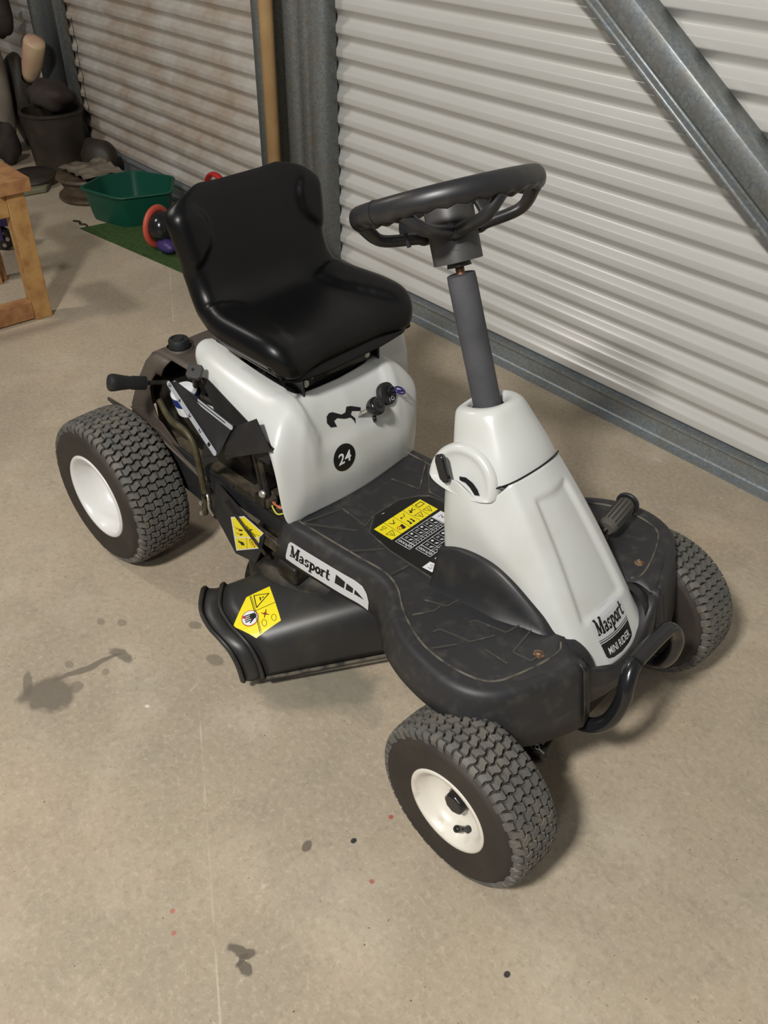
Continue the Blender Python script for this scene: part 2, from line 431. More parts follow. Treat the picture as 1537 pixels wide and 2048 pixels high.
def wall_mat():
    m = bpy.data.materials.new('painted_sheet'); m.use_nodes = True
    nt = m.node_tree; N = nt.nodes; L = nt.links; b = N['Principled BSDF']
    b.inputs['Roughness'].default_value = 0.26; b.inputs['Specular IOR Level'].default_value = .6
    tc = N.new('ShaderNodeTexCoord')
    n = N.new('ShaderNodeTexNoise'); n.inputs['Scale'].default_value = 5; n.inputs['Detail'].default_value = 7; n.inputs['Roughness'].default_value = .65
    L.new(tc.outputs['Object'], n.inputs['Vector'])
    mr = N.new('ShaderNodeMapRange'); mr.inputs[1].default_value = .25; mr.inputs[2].default_value = .75; mr.inputs[4].default_value = .85; L.new(n.outputs['Fac'], mr.inputs[0])
    # grime plus the browner light of the far end, painted in left of the post
    sp = N.new('ShaderNodeSeparateXYZ'); L.new(tc.outputs['Object'], sp.inputs[0])
    fx = N.new('ShaderNodeMapRange'); fx.inputs[1].default_value = -2.3; fx.inputs[2].default_value = -3.0; fx.inputs[3].default_value = .12; fx.inputs[4].default_value = 1.15; L.new(sp.outputs['X'], fx.inputs[0])
    mu = N.new('ShaderNodeMath'); mu.operation = 'MULTIPLY'; L.new(mr.outputs[0], mu.inputs[0]); L.new(fx.outputs[0], mu.inputs[1])
    mx = N.new('ShaderNodeMix'); mx.data_type = 'RGBA'; mx.inputs['A'].default_value = srgb(200, 200, 196); mx.inputs['B'].default_value = srgb(158, 136, 112)
    L.new(mu.outputs[0], mx.inputs['Factor']); L.new(mx.outputs['Result'], b.inputs['Base Color'])
    return m

def galv_mat():
    m = bpy.data.materials.new('galvanised_steel'); m.use_nodes = True
    nt = m.node_tree; N = nt.nodes; L = nt.links; b = N['Principled BSDF']
    b.inputs['Metallic'].default_value = .55; b.inputs['Roughness'].default_value = .45
    tc = N.new('ShaderNodeTexCoord')
    v = N.new('ShaderNodeTexVoronoi'); v.inputs['Scale'].default_value = 170; L.new(tc.outputs['Object'], v.inputs['Vector'])
    n = N.new('ShaderNodeTexNoise'); n.inputs['Scale'].default_value = 26; n.inputs['Detail'].default_value = 6; L.new(tc.outputs['Object'], n.inputs['Vector'])
    mx = N.new('ShaderNodeMix'); mx.data_type = 'RGBA'; mx.inputs['A'].default_value = srgb(128, 136, 140); mx.inputs['B'].default_value = srgb(160, 166, 168)
    L.new(v.outputs['Color'], mx.inputs['Factor'])
    mr = N.new('ShaderNodeMapRange'); mr.inputs[1].default_value = .45; mr.inputs[2].default_value = .75; mr.inputs[4].default_value = .7; L.new(n.outputs['Fac'], mr.inputs[0])
    m2 = N.new('ShaderNodeMix'); m2.data_type = 'RGBA'; L.new(mx.outputs['Result'], m2.inputs['A']); m2.inputs['B'].default_value = srgb(150, 144, 132); L.new(mr.outputs[0], m2.inputs['Factor'])
    L.new(m2.outputs['Result'], b.inputs['Base Color'])
    return m
M_floor, M_wall, M_galv = concrete(), wall_mat(), galv_mat()

bm = NB(); box(bm, -9, 6, -6, 2.2, -.12, 0)
tag(link('floor', bm, M_floor), kind='structure')

# corrugated sheets: one real rib profile extruded along the wall
prof = []
PITCH = .0645; zb = .1385 - 3 * PITCH
for k in range(0, 46):
    z = zb + k * PITCH
    prof += [(z - .0225 * 1.0 + 0, 'c0')]
pts = []
for k in range(0, 46):
    z = zb + k * PITCH           # lower edge of the k-th crest
    pts += [(1.8415, z + .0002), (1.8406, z + .0020), (1.8404, z + .0050), (1.8404, z + .0175), (1.8406, z + .0205), (1.8416, z + .0224), (1.8560, z + .0330), (1.8600, z + .0370), (1.8615, z + .0405), (1.8610, z + .0445), (1.8585, z + .0480), (1.8450, z + .0618)]
pts = [p for p in pts if p[1] > .066]
# sheets: the wall is clad in overlapping lengths, each a sheet of its own
for i, (x0, x1) in enumerate(((-9.0, -4.30), (-4.30, -2.50), (-2.50, .60), (.60, 6.0))):
    bm = NB(); dy = 0.0006 * (i % 2)
    grid(bm, [[(x0, y + dy, z) for y, z in pts], [(x1 + .02, y + dy, z) for y, z in pts]])
    o = link('wall_back' if i == 0 else 'cladding_sheet', bm, M_wall, smooth=True)
    if i == 0: wall_root = o; tag(o, kind='structure')
    else: o.parent = wall_root

# bottom channel on the slab, in front of the sheets
def extrude_x(bm, prof, x0, x1):
    grid(bm, [[(x0, y, z) for y, z in prof], [(x1, y, z) for y, z in prof]])
bm = NB()
extrude_x(bm, [(1.803, .0005), (1.803, .003), (1.834, .0045), (1.838, .008), (1.838, .050), (1.835, .054), (1.829, .0545), (1.828, .058), (1.829, .062), (1.872, .064), (1.872, .0005)], -9, 6)
tag(link('baseboard_back', bm, M_galv, autos=30), 'galvanised bottom channel along the wall, dusty lower lip', kind='structure')

def post(name, prof, y_off=0):
    bm = NB(); grid(bm, [[(x, y, .0) for x, y in prof], [(x, y, 3.0) for x, y in prof]]); return link(name, bm, M_galv, autos=25, solid=.003)
tag(post('trim_1', [(-2.665, 1.842), (-2.665, 1.735), (-2.662, 1.732), (-2.622, 1.730), (-2.618, 1.733), (-2.618, 1.742), (-2.612, 1.786), (-2.606, 1.805), (-2.505, 1.805), (-2.500, 1.80), (-2.498, 1.738), (-2.494, 1.734), (-2.445, 1.736), (-2.441, 1.740), (-2.438, 1.752), (-2.410, 1.757), (-2.404, 1.762), (-2.372, 1.765), (-2.369, 1.768), (-2.369, 1.842)]), 'galvanised wall post of two lipped channels standing behind the seat', kind='structure')
tag(post('trim_2', [(-4.50, 1.842), (-4.50, 1.74), (-4.497, 1.736), (-4.455, 1.735), (-4.451, 1.738), (-4.447, 1.785), (-4.442, 1.790), (-4.345, 1.790), (-4.340, 1.786), (-4.339, 1.842)]), 'galvanised wall post at the far left end', kind='structure')
# diagonal brace: lipped channel from upper left down to the right
d = Vector((.8265, 0, -.563)); s = Vector((.563, 0, .8265)); p0 = Vector((-1.399, 0, .975)) - d * 1.2
bm = NB()
pf = [(0.000, 1.840), (0.000, 1.775), (.003, 1.771), (.012, 1.770), (.015, 1.773), (.017, 1.785), (.021, 1.788), (.030, 1.786), (.033, 1.782), (.034, 1.772), (.037, 1.769), (.090, 1.769), (.094, 1.773), (.097, 1.79), (.097, 1.840)]
rows = []
for t in (0, 2.6):
    rows.append([tuple(p0 + d * t + s * a + Vector((0, y, 0)) - Vector((0, 0, 0))) for a, y in pf])
grid(bm, rows)
tag(link('trim_3', bm, M_galv, autos=25, solid=.003), 'galvanised diagonal brace running down to the right', kind='structure')

# far wall and unseen near walls are left open; the roof is out of frame

# ================================================================== ride-on mower
MY = math.radians(6.0)
mower = empty('ride_on_mower', (-1.530042, .79674, 0), MY, 'white and black ride-on mower with black seat, parked on the concrete', 'mower')
G = mower

def tyre_part(center, R, Wd, rr, yaw, side, ncol, pitch, rimmat, front, valve_ang):
    """side = -1: outer face towards -y"""
    T = Matrix.Translation(center) @ Matrix.Rotation(yaw, 4, 'Z')
    h = Wd / 2
    def crown(w):
        a = abs(w) / h; return R * (1 - .018 * a * a - .105 * a ** 8)
    # carcass
    prof = [(.80, rr - .006), (.90, rr + .000), (.955, rr + .006), (.985, rr + .016), (1.0, .80 * R), (.995, .855 * R)]
    half = [(a * h, r) for a, r in prof] + [(a * h, crown(a * h) - .0075) for a in (.95, .85, .7, .5, .25)]
    sec = half + [(0, crown(0) - .0075)] + [(-w, r) for w, r in half[::-1]]
    bm = NB(); n = 72
    rows = [[T @ Vector((r * math.cos(2 * PI * k / n), w, r * math.sin(2 * PI * k / n))) for w, r in sec] for k in range(n)]
    V = [[bm.verts.new(p) for p in r] for r in rows]
    for i in range(n):
        for j in range(len(sec) - 1):
            bm.faces.new((V[i][j], V[i][j + 1], V[(i + 1) % n][j + 1], V[(i + 1) % n][j]))
    # raised ring and ribs on the outer sidewall
    ty = link('tyre', bm, M_tyre, G, smooth=True)
    # tread blocks
    bm = NB(); N = int(round(2 * PI * R / pitch)); N += N % 2
    ang = 2 * PI / N; bw = 2 * h * .93 / ncol; g = .0032; A = .0024
    for i in range(N):
        off = (bw / 2 if i % 2 else 0)
        for k in range(-1, ncol + 1):
            w0 = -h * .93 + k * bw + off + g / 2; w1 = w0 + bw - g
            w0 = max(w0, -h * .93); w1 = min(w1, h * .93)
            if w1 - w0 < .005: continue
            nx = 7; top = []; bot = []
            for q in range(2):
                rt, rb = [], []
                for a in range(nx):
                    w = w0 + (w1 - w0) * a / (nx - 1)
                    so = A * math.sin(2 * PI * (w + h * .93) / bw)
                    th = (i * ang) + (so + (pitch * (.76) if q else 0)) / R + (random.random() - .5) * .0012
                    rad = crown(w) + random.random() * .0004
                    for lst, r2, e in ((rt, rad, .0007), (rb, rad - .0085, 0)):
                        t2 = th + (e / R if q == 0 else -e / R)
                        lst.append(bm.verts.new(T @ Vector((r2 * math.cos(t2), w, r2 * math.sin(t2)))))
                top.append(rt); bot.append(rb)
            for a in range(nx - 1):
                bm.faces.new((top[0][a], top[0][a + 1], top[1][a + 1], top[1][a]))
                for q, s_ in ((0, 1), (1, -1)):
                    vs = (top[q][a], bot[q][a], bot[q][a + 1], top[q][a + 1]); bm.faces.new(vs if s_ > 0 else vs[::-1])
            for a in (0, nx - 1): bm.faces.new((top[0][a], top[1][a], bot[1][a], bot[0][a]))
    tr = link('tread_blocks', bm, M_tread, ty); tag(tr, kind='stuff')
    # rim
    ax = T.to_3x3() @ Vector((0, side, 0)); c = T @ Vector((0, 0, 0))
    bm = NB()
    if not front:
        pr = [(rr - .004, .86 * h), (rr + .004, .90 * h), (rr + .0055, .945 * h), (rr + .003, .985 * h), (rr - .0015, .985 * h), (rr - .004, .95 * h), (rr - .007, .84 * h), (rr - .011, .55 * h), (rr - .014, .2 * h), (rr - .022, .02 * h), (rr - .034, -.02 * h), (.030, -.03 * h), (.022, -.12 * h), (0, -.12 * h)]
    else:
        pr = [(rr - .004, .80 * h), (rr + .004, .86 * h), (rr + .006, .92 * h), (rr + .003, .975 * h), (rr - .002, .975 * h), (rr - .005, .90 * h), (rr - .009, .62 * h), (rr - .013, .40 * h), (rr - .022, .30 * h), (.040, .22 * h), (.026, .26 * h), (0, .26 * h)]
    lathe(bm, pr, c, ax, 48)
    rim = link('rim', bm, rimmat, ty, smooth=True)
    if not front:
        bm = NB(); lathe(bm, [(rr - .003, -.86 * h), (rr - .01, -.3 * h), (.03, -.2 * h), (0, -.2 * h)], c, ax, 32); link('rim_back', bm, M_steel, ty, smooth=True)
    # valve
    va = math.radians(valve_ang); rv = rr - (.012 if front else .016)
    if not front: rv = rr - .026
    pv = T @ Vector((rv * math.cos(va), side * h * (.35 if front else .0), rv * math.sin(va)))
    dv = (ax * .92 - (T.to_3x3() @ Vector((math.cos(va), 0, math.sin(va)))) * (.75 if front else .25)).normalized()
    bm = NB(); lathe(bm, [(.0062, 0), (.0062, .006), (.0045, .009), (.0042, .022), (.0056, .0225), (.0056, .030), (.004, .032), (0, .032)], pv, dv, 14)
    link('valve', bm, M_gloss, ty, smooth=True)
    if front:
        bm = NB(); lathe(bm, [(.021, .26 * h), (.021, .26 * h + .004), (.0185, .26 * h + .005), (.0185, .26 * h + .016), (.016, .26 * h + .019), (.0, .26 * h + .019)], c, ax, 8)
        link('hub_cap', bm, M_gloss, ty, bevel=.0012)
    return ty

tyre_part(Vector((0, -.23, .165)), .165, .131, .089, math.radians(-.3), -1, 6, .0172, M_rim, False, 105)
tyre_part(Vector((0, .23, .165)), .165, .131, .089, 0, 1, 6, .0172, M_rim, False, 70)
tyre_part(Vector((.999, -.296, .139)), .139, .096, .067, math.radians(-2.5), -1, 5, .0160, M_frim, True, -62)
tyre_part(Vector((.985, .270, .139)), .139, .096, .067, math.radians(-2.0), 1, 5, .0160, M_frim, True, -62)

# ------------------------------------------------------------------ seat
def seat():
    SY = .014
    pr = [  # x, z, half width, thickness
        (.4430, .545, .146, .010), (.4530, .557, .156, .024), (.4550, .573, .161, .036), (.4490, .588, .165, .044), (.436, .5975, .168, .048), (.410, .602, .171, .050), (.375, .604, .172, .050), (.340, .604, .171, .050),
        (.305, .604, .169, .050), (.278, .607, .164, .050), (.257, .617, .158, .052), (.243, .636, .154, .052), (.235, .662, .1545, .050), (.229, .690, .158, .048), (.223, .715, .162, .046), (.217, .740, .165, .044),
        (.211, .757, .166, .040), (.205, .772, .160, .034), (.198, .784, .147, .026), (.189, .792, .126, .016), (.178, .796, .104, .008)]
    F = 4
    C = spline([(p[0], 0, p[1]) for p in pr], F); Wd = spline([(p[2], p[3], 0) for p in pr], F)
    n = len(C); arc = [0.0]
    for i in range(1, n): arc.append(arc[-1] + (C[i] - C[i - 1]).length)
    ss = lambda t: 0 if t <= 0 else 1 if t >= 1 else t * t * (3 - 2 * t)
    NU = 44; rows = []
    for i in range(n):
        a, b_ = C[max(i - 1, 0)], C[min(i + 1, n - 1)]; d = (b_ - a).normalized(); nrm = Vector((-d.z, 0, d.x))
        if nrm.x * .6 + nrm.z < 0: nrm = -nrm
        hw, th = Wd[i].x + .005, Wd[i].y; x, z = C[i].x, C[i].z; f = i / F
        top = []; bot = []
        for k in range(NU + 1):
            u = -1 + 2 * k / NU; e = abs(u)
            y = hw * (1 - (1 - e) ** 1.0) * (1 if u > 0 else -1)
            lift = (.011 if f < 10 else .011 - .008 * ss((f - 10) / 3)) * ss((e - .35) / .55)                        # dished across
            # thigh pads / side wings with a crisp inner edge
            yb = None
            if 3.0 <= f <= 10.4:
                t = (f - 3.0) / 7.4
                yb = .132 - .048 * math.sin(min(t * 1.25, 1.0) * PI / 2) if t < .82 else .084 + .10 * ((t - .82) / .18) ** 1.6
            elif 12.3 <= f <= 17.6:
                t = (f - 12.3) / 5.3
                yb = .150 - .052 * math.sin(min(t * 2.2, 1.0) * PI / 2) if t < .5 else .098 + .02 * ss((t - .5) * 2)
            if yb is not None:
                fade = ss((f - 3.0) / 2.0) * ss((10.4 - f) / .8) if f < 11 else ss((f - 12.3) / .7) * ss((17.6 - f) / 1.6)
                lift += (.0078 * ss((abs(y) - yb) / .007) * fade)
            # rounded rim
            rr_ = .030; ed = hw - abs(y)
            drop = 0 if ed > rr_ else rr_ - math.sqrt(max(rr_ * rr_ - (rr_ - ed) ** 2, 0))
            cr = max(0, e - .78) / .22; back_ = .010 * cr * cr * max(0, 1 - f / 4.5) if f < 4.5 else 0
            if f > 15: back_ = 0
            top.append(Vector((x - back_, y + SY, z)) + nrm * (lift - drop * .95))
            bt = min(drop * .5, th * .3)
            bot.append(Vector((x - back_, y * .955 + SY, z)) - nrm * (th - bt - lift * .45))
        rows.append(top + bot[::-1])
    bm = NB(); V = grid(bm, rows, closed_u=True)
    for r in (V[0], V[-1][::-1]):
        m_ = len(r) // 2
        for k in range(m_ - 1): bm.faces.new((r[k], r[k + 1], r[len(r) - 2 - k], r[len(r) - 1 - k]))
    bmesh.ops.remove_doubles(bm, verts=bm.verts, dist=1e-5)
    return link('seat', bm, M_seat, G, smooth=True, sub=1)
seat_o = seat()
# moulded welt under the cushion edge, and the hinged seat pan
bm = NB()
prism(bm, [(.425, -.125, .538), (.432, .150, .538), (.25, .150, .548), (.25, -.125, .548)], (0, 0, .022))
sp_ = link('seat_base', bm, M_gloss, G, bevel=.004)
# seat hinge bracket under the front edge
bm = NB()
box(bm, .372, .420, -.078, .104, .503, .540)
box(bm, .418, .421, -.078, .104, .492, .536)
for y in (-.082, .104): box(bm, .33, .432, y, y + .004, .486, .545)
br = link('seat_bracket', bm, M_gloss, G, bevel=.0015)
for x, y, z in ((.432, -.074, .513), (.432, -.060, .525), (.430, .078, .512), (.430, .092, .528)):
    bm = NB(); lathe(bm, [(.007, 0), (.007, .005), (.004, .006), (0, .006)], (x - .006, y, z), (1, 0, .2), 6); link('bolt', bm, M_bolt, br)

# ------------------------------------------------------------------ white rear cover
def mirror_cols(cols): return cols + [[(p[0], -p[1], p[2]) for p in c] for c in cols[-2::-1]]
def pedestal():
    cols = [  # right rail from the rear forward, then round the front corner to the centre
        [(.160, -.068, .505), (.158, -.086, .508), (.160, -.104, .503), (.168, -.116, .490), (.178, -.120, .472), (.186, -.120, .462)],
        [(.200, -.074, .508), (.205, -.095, .510), (.210, -.115, .504), (.215, -.132, .490), (.218, -.140, .468), (.220, -.141, .458)],
        [(.260, -.084, .506), (.265, -.105, .507), (.270, -.126, .499), (.276, -.143, .483), (.280, -.152, .460), (.281, -.153, .448)],
        [(.330, -.090, .503), (.336, -.112, .503), (.342, -.133, .493), (.350, -.152, .475), (.356, -.162, .452), (.357, -.163, .440)],
        [(.390, -.092, .501), (.400, -.115, .499), (.408, -.137, .487), (.418, -.158, .466), (.426, -.171, .444), (.427, -.172, .432)],
        [(.418, -.090, .500), (.430, -.113, .494), (.444, -.134, .478), (.456, -.157, .452), (.462, -.177, .420), (.459, -.181, .395)],
        [(.426, -.082, .499), (.446, -.100, .485), (.466, -.122, .452), (.478, -.138, .405), (.481, -.150, .350), (.470, -.170, .283)],
        [(.430, -.066, .499), (.451, -.082, .478), (.469, -.100, .441), (.482, -.110, .392), (.487, -.118, .340), (.478, -.128, .281)],
        [(.433, -.045, .499), (.452, -.055, .473), (.468, -.062, .436), (.481, -.070, .390), (.488, -.078, .338), (.482, -.085, .280)],
        [(.435, -.020, .499), (.453, -.022, .472), (.469, -.026, .435), (.483, -.030, .388), (.490, -.034, .336), (.485, -.038, .279)],
        [(.436, 0, .499), (.454, 0, .472), (.470, 0, .435), (.484, 0, .388), (.491, 0, .336), (.486, 0, .279)]]
    C = mirror_cols(cols); n = 6
    ref = [spline([C[i][j] for i in range(len(C))], 5) for j in range(n)]
    fine = [spline([ref[j][i] for j in range(n)], 6) for i in range(len(ref[0]))]
    sm = lambda t: max(0, min(1, t)) ** 2 * (3 - 2 * max(0, min(1, t)))
    def carve(p):
        if p.x < .40: return p
        a = abs(p.y)
        yc = .088 + .012 * sm((p.z - .42) / .07)          # front panel lies inside two sweeping creases
        q = sm((yc - a) / .007) * sm((p.z - .392) / .035)
        g_ = math.exp(-((a - yc - .018) / .012) ** 2) * sm((p.z - .36) / .05)
        return p - Vector((.85, 0, .5)) * (.0045 * q) + Vector((.7, 0, .4)) * (.0035 * g_)
    bm = NB(); grid(bm, [[carve(p) for p in r] for r in fine])
    return link('rear_cover', bm, M_white, G, smooth=True, sub=1, solid=.004)
ped = pedestal()
# near and far side walls of the cover down to the frame
bm = NB()
grid(bm, [[(.459, -.180, .397), (.465, -.180, .350), (.466, -.176, .310), (.464, -.168, .283)], [(.470, -.165, .400), (.477, -.160, .350), (.478, -.150, .310), (.476, -.145, .283)]])
link('rear_cover_edge', bm, M_white, G, smooth=True, sub=1, solid=.004)
# left-hand side wing of the cover, behind the front shoulder
bm = NB()
grid(bm, [[(.388, .120, .512), (.400, .120, .46), (.404, .120, .40), (.400, .120, .34)], [(.384, .175, .510), (.398, .178, .46), (.402, .180, .40), (.398, .180, .34)], [(.378, .222, .507), (.392, .230, .46), (.396, .232, .40), (.392, .228, .34)],
          [(.366, .237, .505), (.378, .245, .46), (.382, .247, .40), (.378, .243, .34)], [(.32, .238, .503), (.33, .246, .46), (.33, .248, .40), (.33, .244, .34)], [(.20, .225, .500), (.20, .232, .46), (.20, .236, .40), (.20, .232, .34)]])
link('side_wing', bm, M_white, G, smooth=True, sub=2, solid=.004)
bm = NB(); box(bm, .20, .385, .115, .225, .34, .47); link('battery_box', bm, M_steel, G, bevel=.006)

# black lining seen inside the cover
bm = NB()
box(bm, .30, .425, -.11, .11, .30, .488)
link('engine_block', bm, M_steel, G, bevel=.01)

# ------------------------------------------------------------------ footplate
def footplate():
    # half outline of the top deck from the rear corner forward (x, y, z)
    out = [(.452, -.158, .283), (.50, -.160, .284), (.56, -.158, .284), (.62, -.155, .284), (.665, -.151, .285), (.705, -.156, .286), (.740, -.176, .288), (.770, -.203, .292), (.800, -.228, .298), (.840, -.249, .306),
           (.880, -.262, .312), (.920, -.268, .315), (.958, -.262, .316), (.988, -.243, .316), (1.008, -.212, .316), (1.022, -.178, .315), (1.034, -.146, .313), (1.044, -.112, .309)]
    o2 = spline(out, 3)
    n = len(o2); rows = []
    def nrm2(i):
        a, b_ = o2[max(i - 1, 0)], o2[min(i + 1, n - 1)]; d = (b_ - a); v = Vector((d.y, -d.x, 0)).normalized(); return v
    for i in range(n):
        p = o2[i]; v = nrm2(i); t = i / (n - 1)
        # skirt depth
        x = p.x
        if x < .66: dep = .070
        elif x < .80: dep = .070 - .015 * (x - .66) / .14
        elif x < .93: dep = .052
        else: dep = .052 + .055 * min(1, (x - .93) / .09)
        row = []
        # inner deck rows up to the tunnel line
        yin = 0.0 if x < .73 else -.060 - .038 * max(0, min(1, (x - .975) / .04))
        for f in (0, .35, .65, .85, .95): row.append((x - (0) , yin + (p.y - yin) * f, p.z - (.0035 if f < .95 else 0.0)))
        row += [tuple(p + v * 0 + Vector((0, 0, .0008))), tuple(p + v * .007 + Vector((0, 0, -.0015))), tuple(p + v * .0125 + Vector((0, 0, -.007))), tuple(p + v * .015 + Vector((0, 0, -.016))), tuple(p + v * (.016 + .10 * dep) + Vector((0, 0, -dep * .6))), tuple(p + v * (.018 + .16 * dep) + Vector((0, 0, -dep)))]
        rows.append(row)
    bm = NB()
    grid(bm, rows); grid(bm, [[(a, -b_, c) for a, b_, c in r] for r in rows])
    bmesh.ops.remove_doubles(bm, verts=bm.verts, dist=1e-5)
    return link('footplate', bm, M_foot, G, smooth=True, solid=.003)
fp = footplate()
# front apron joining the two fenders below the bonnet
bm = NB()
rows = []
for y in (-.118, -.108, -.104, -.085, -.06, -.03, 0, .03, .06, .085, .104, .108, .118):
    a = abs(y); t_ = max(0, 1 - (a / .104) ** 2.2) if a < .104 else 0
    zt = .303 - .052 * t_; xo = 1.050 + .018 * t_; lowz = .212 if a > .105 else .222
    rows.append([(xo - .05, y, zt - .004), (xo - .004, y, zt), (xo + .004, y, zt - .004), (xo + .0065, y, zt - .012), (xo + .010, y, (zt + lowz) / 2), (xo + .012, y, lowz)])
grid(bm, rows)
link('front_apron', bm, M_black, G, smooth=True, solid=.003)
# squared-off noses of the fenders either side of the apron
for sg in (1, -1):
    bm = NB()
    e_ = [(1.043, -.114, .3096), (1.0505, -.1145, .3083), (1.056, -.1155, .303), (1.0584, -.1165, .294), (1.0697, -.120, .245), (1.077, -.122, .202)]
    c_ = [(1.040, -.102, .3085), (1.050, -.1015, .3065), (1.056, -.101, .301), (1.0585, -.1005, .292), (1.0680, -.100, .245), (1.0735, -.100, .206)]
    d_ = [(1.000, -.098, .308), (1.005, -.0975, .304), (1.010, -.0970, .298), (1.014, -.0970, .290), (1.020, -.0970, .245), (1.025, -.0970, .212)]
    f_ = None and [(1.033, -.145, .309), (1.044, -.147, .302), (1.051, -.148, .288), (1.059, -.150, .25), (1.064, -.151, .200)]
    grid(bm, [[(x, -sg * y, z) for x, y, z in r] for r in (d_, c_, e_)])
    link('fender_nose', bm, M_foot, G, smooth=True, solid=.003)
# raised inner mat edge on each fender and moulded tread ridges
def ridge(bm, pts, z0=None, w=.004, h=.0022):
    for a, b_ in zip(pts[:-1], pts[1:]):
        bar(bm, a, b_, w, h)
def fz(x): return .2835 - .0035 + .0008 if x < .70 else (.2862 - .0035 + max(0, (x - .70)) * .16 if x < .88 else .3138 - .0022)
R_ = [[(.488, -.150), (.571, -.094)], [(.488, -.150), (.506, -.07)], [(.508, -.068), (.573, -.075), (.562, -.045)], [(.603, -.148), (.641, -.098)], [(.698, -.141), (.702, -.102)], [(.507, .064), (.568, .077), (.522, .146)], [(.527, .148), (.587, .083), (.625, .082)],
      [(.784, -.154), (.824, -.146), (.83, -.115)], [(.793, -.195), (.815, -.166), (.815, -.152)], [(.876, -.158), (.882, -.148), (.933, -.139), (.939, -.108)], [(.847, -.208), (.852, -.197), (.905, -.191), (.924, -.156)], [(.872, -.238), (.894, -.208)], [(.931, -.189), (.973, -.189)],
      [(.957, -.107), (.964, -.164), (.969, -.165), (.995, -.16), (.996, -.133)], [(.876, .158), (.882, .148), (.933, .139), (.939, .108)], [(.847, .208), (.852, .197), (.905, .191), (.924, .156)]]
R_ += [[(.59, -.083), (.562, -.042), (.562, .024), (.581, .059), (.596, .074), (.627, .078)], [(.59, -.083), (.651, -.095), (.765, -.104)]]
bpy.context.view_layer.update()
FPB = BVHTree.FromObject(fp, bpy.context.evaluated_depsgraph_get())
def dropz(x, y):
    h = FPB.ray_cast(Vector((x, y, .5)), Vector((0, 0, -1)), 1)
    return h[0].z if h[0] is not None else fz(x)
for r in R_:
    bm = NB(); ridge(bm, [(x, y, dropz(x, y)) for x, y in r], w=.0028, h=.0028)
    link('tread_ridge', bm, M_line, fp)
edge_pts = [(.475, -.150), (.56, -.148), (.64, -.145), (.69, -.145), (.73, -.160), (.765, -.188), (.80, -.212), (.844, -.236), (.879, -.247), (.92, -.250), (.957, -.244), (.979, -.230), (.994, -.198), (1.008, -.150), (1.012, -.115), (1.004, -.099)]
for sg in (1, -1):
    bm = NB(); tube(bm, [(p.x, sg * p.y, dropz(p.x, sg * p.y) + .0002) for p in spline([(x, y, 0) for x, y in edge_pts], 4)], .0018, 6)
    tag(link('mat_edge', bm, M_worn, fp), None)
# rusty fixing bolts in the fenders
for sg in (1, -1):
    bm = NB(); lathe(bm, [(.0085, 0), (.0085, .0012), (.0055, .0016), (.005, .0042), (.0028, .0055), (0, .0055)], (.994, sg * .142, .3125), (0, 0, 1), 12); link('bolt', bm, M_rusty, fp)

# black tunnel that rises on each side of the bonnet
def tunnel():
    top = [(.760, -.096, .352), (.790, -.0985, .371), (.817, -.0995, .379), (.846, -.1000, .383), (.875, -.1000, .381), (.905, -.0995, .370), (.935, -.0985, .353), (.965, -.0965, .333), (.990, -.094, .311), (1.012, -.093, .312), (1.030, -.092, .308), (1.048, -.090, .290), (1.058, -.087, .262)]
    t2 = spline(top, 3); rows = []
    for p in t2:
        zb = .280 if p.x < .75 else min(.311, .281 + (p.x - .75) * .2)
        hgt = max(p.z - zb, .0)
        sl = .010 + .10 * hgt
        rows.append([(p.x - .0, p.y + .016, p.z - .002), (p.x, p.y + .003, p.z), (p.x, p.y - .003, p.z - .004), (p.x, p.y - .004 - sl * .35, p.z - hgt * .4 - .004), (p.x, p.y - .004 - sl * .8, p.z - hgt * .85 - .004), (p.x, p.y - .008 - sl * 1.6, zb - .004)])
    first = rows[0]
    rear = [[(.757, y, z) for _, y, z in first], [(.748, y * .55, z) for _, y, z in first], [(.746, 0, z) for _, y, z in first]]
    rows = rear[::-1][:-1] + rows
    bm = NB(); grid(bm, rows); grid(bm, [[(a, -b_, c) for a, b_, c in r] for r in rows])
    bmesh.ops.remove_doubles(bm, verts=bm.verts, dist=1e-5)
    return link('tunnel', bm, M_black, G, smooth=True)
tn = tunnel()

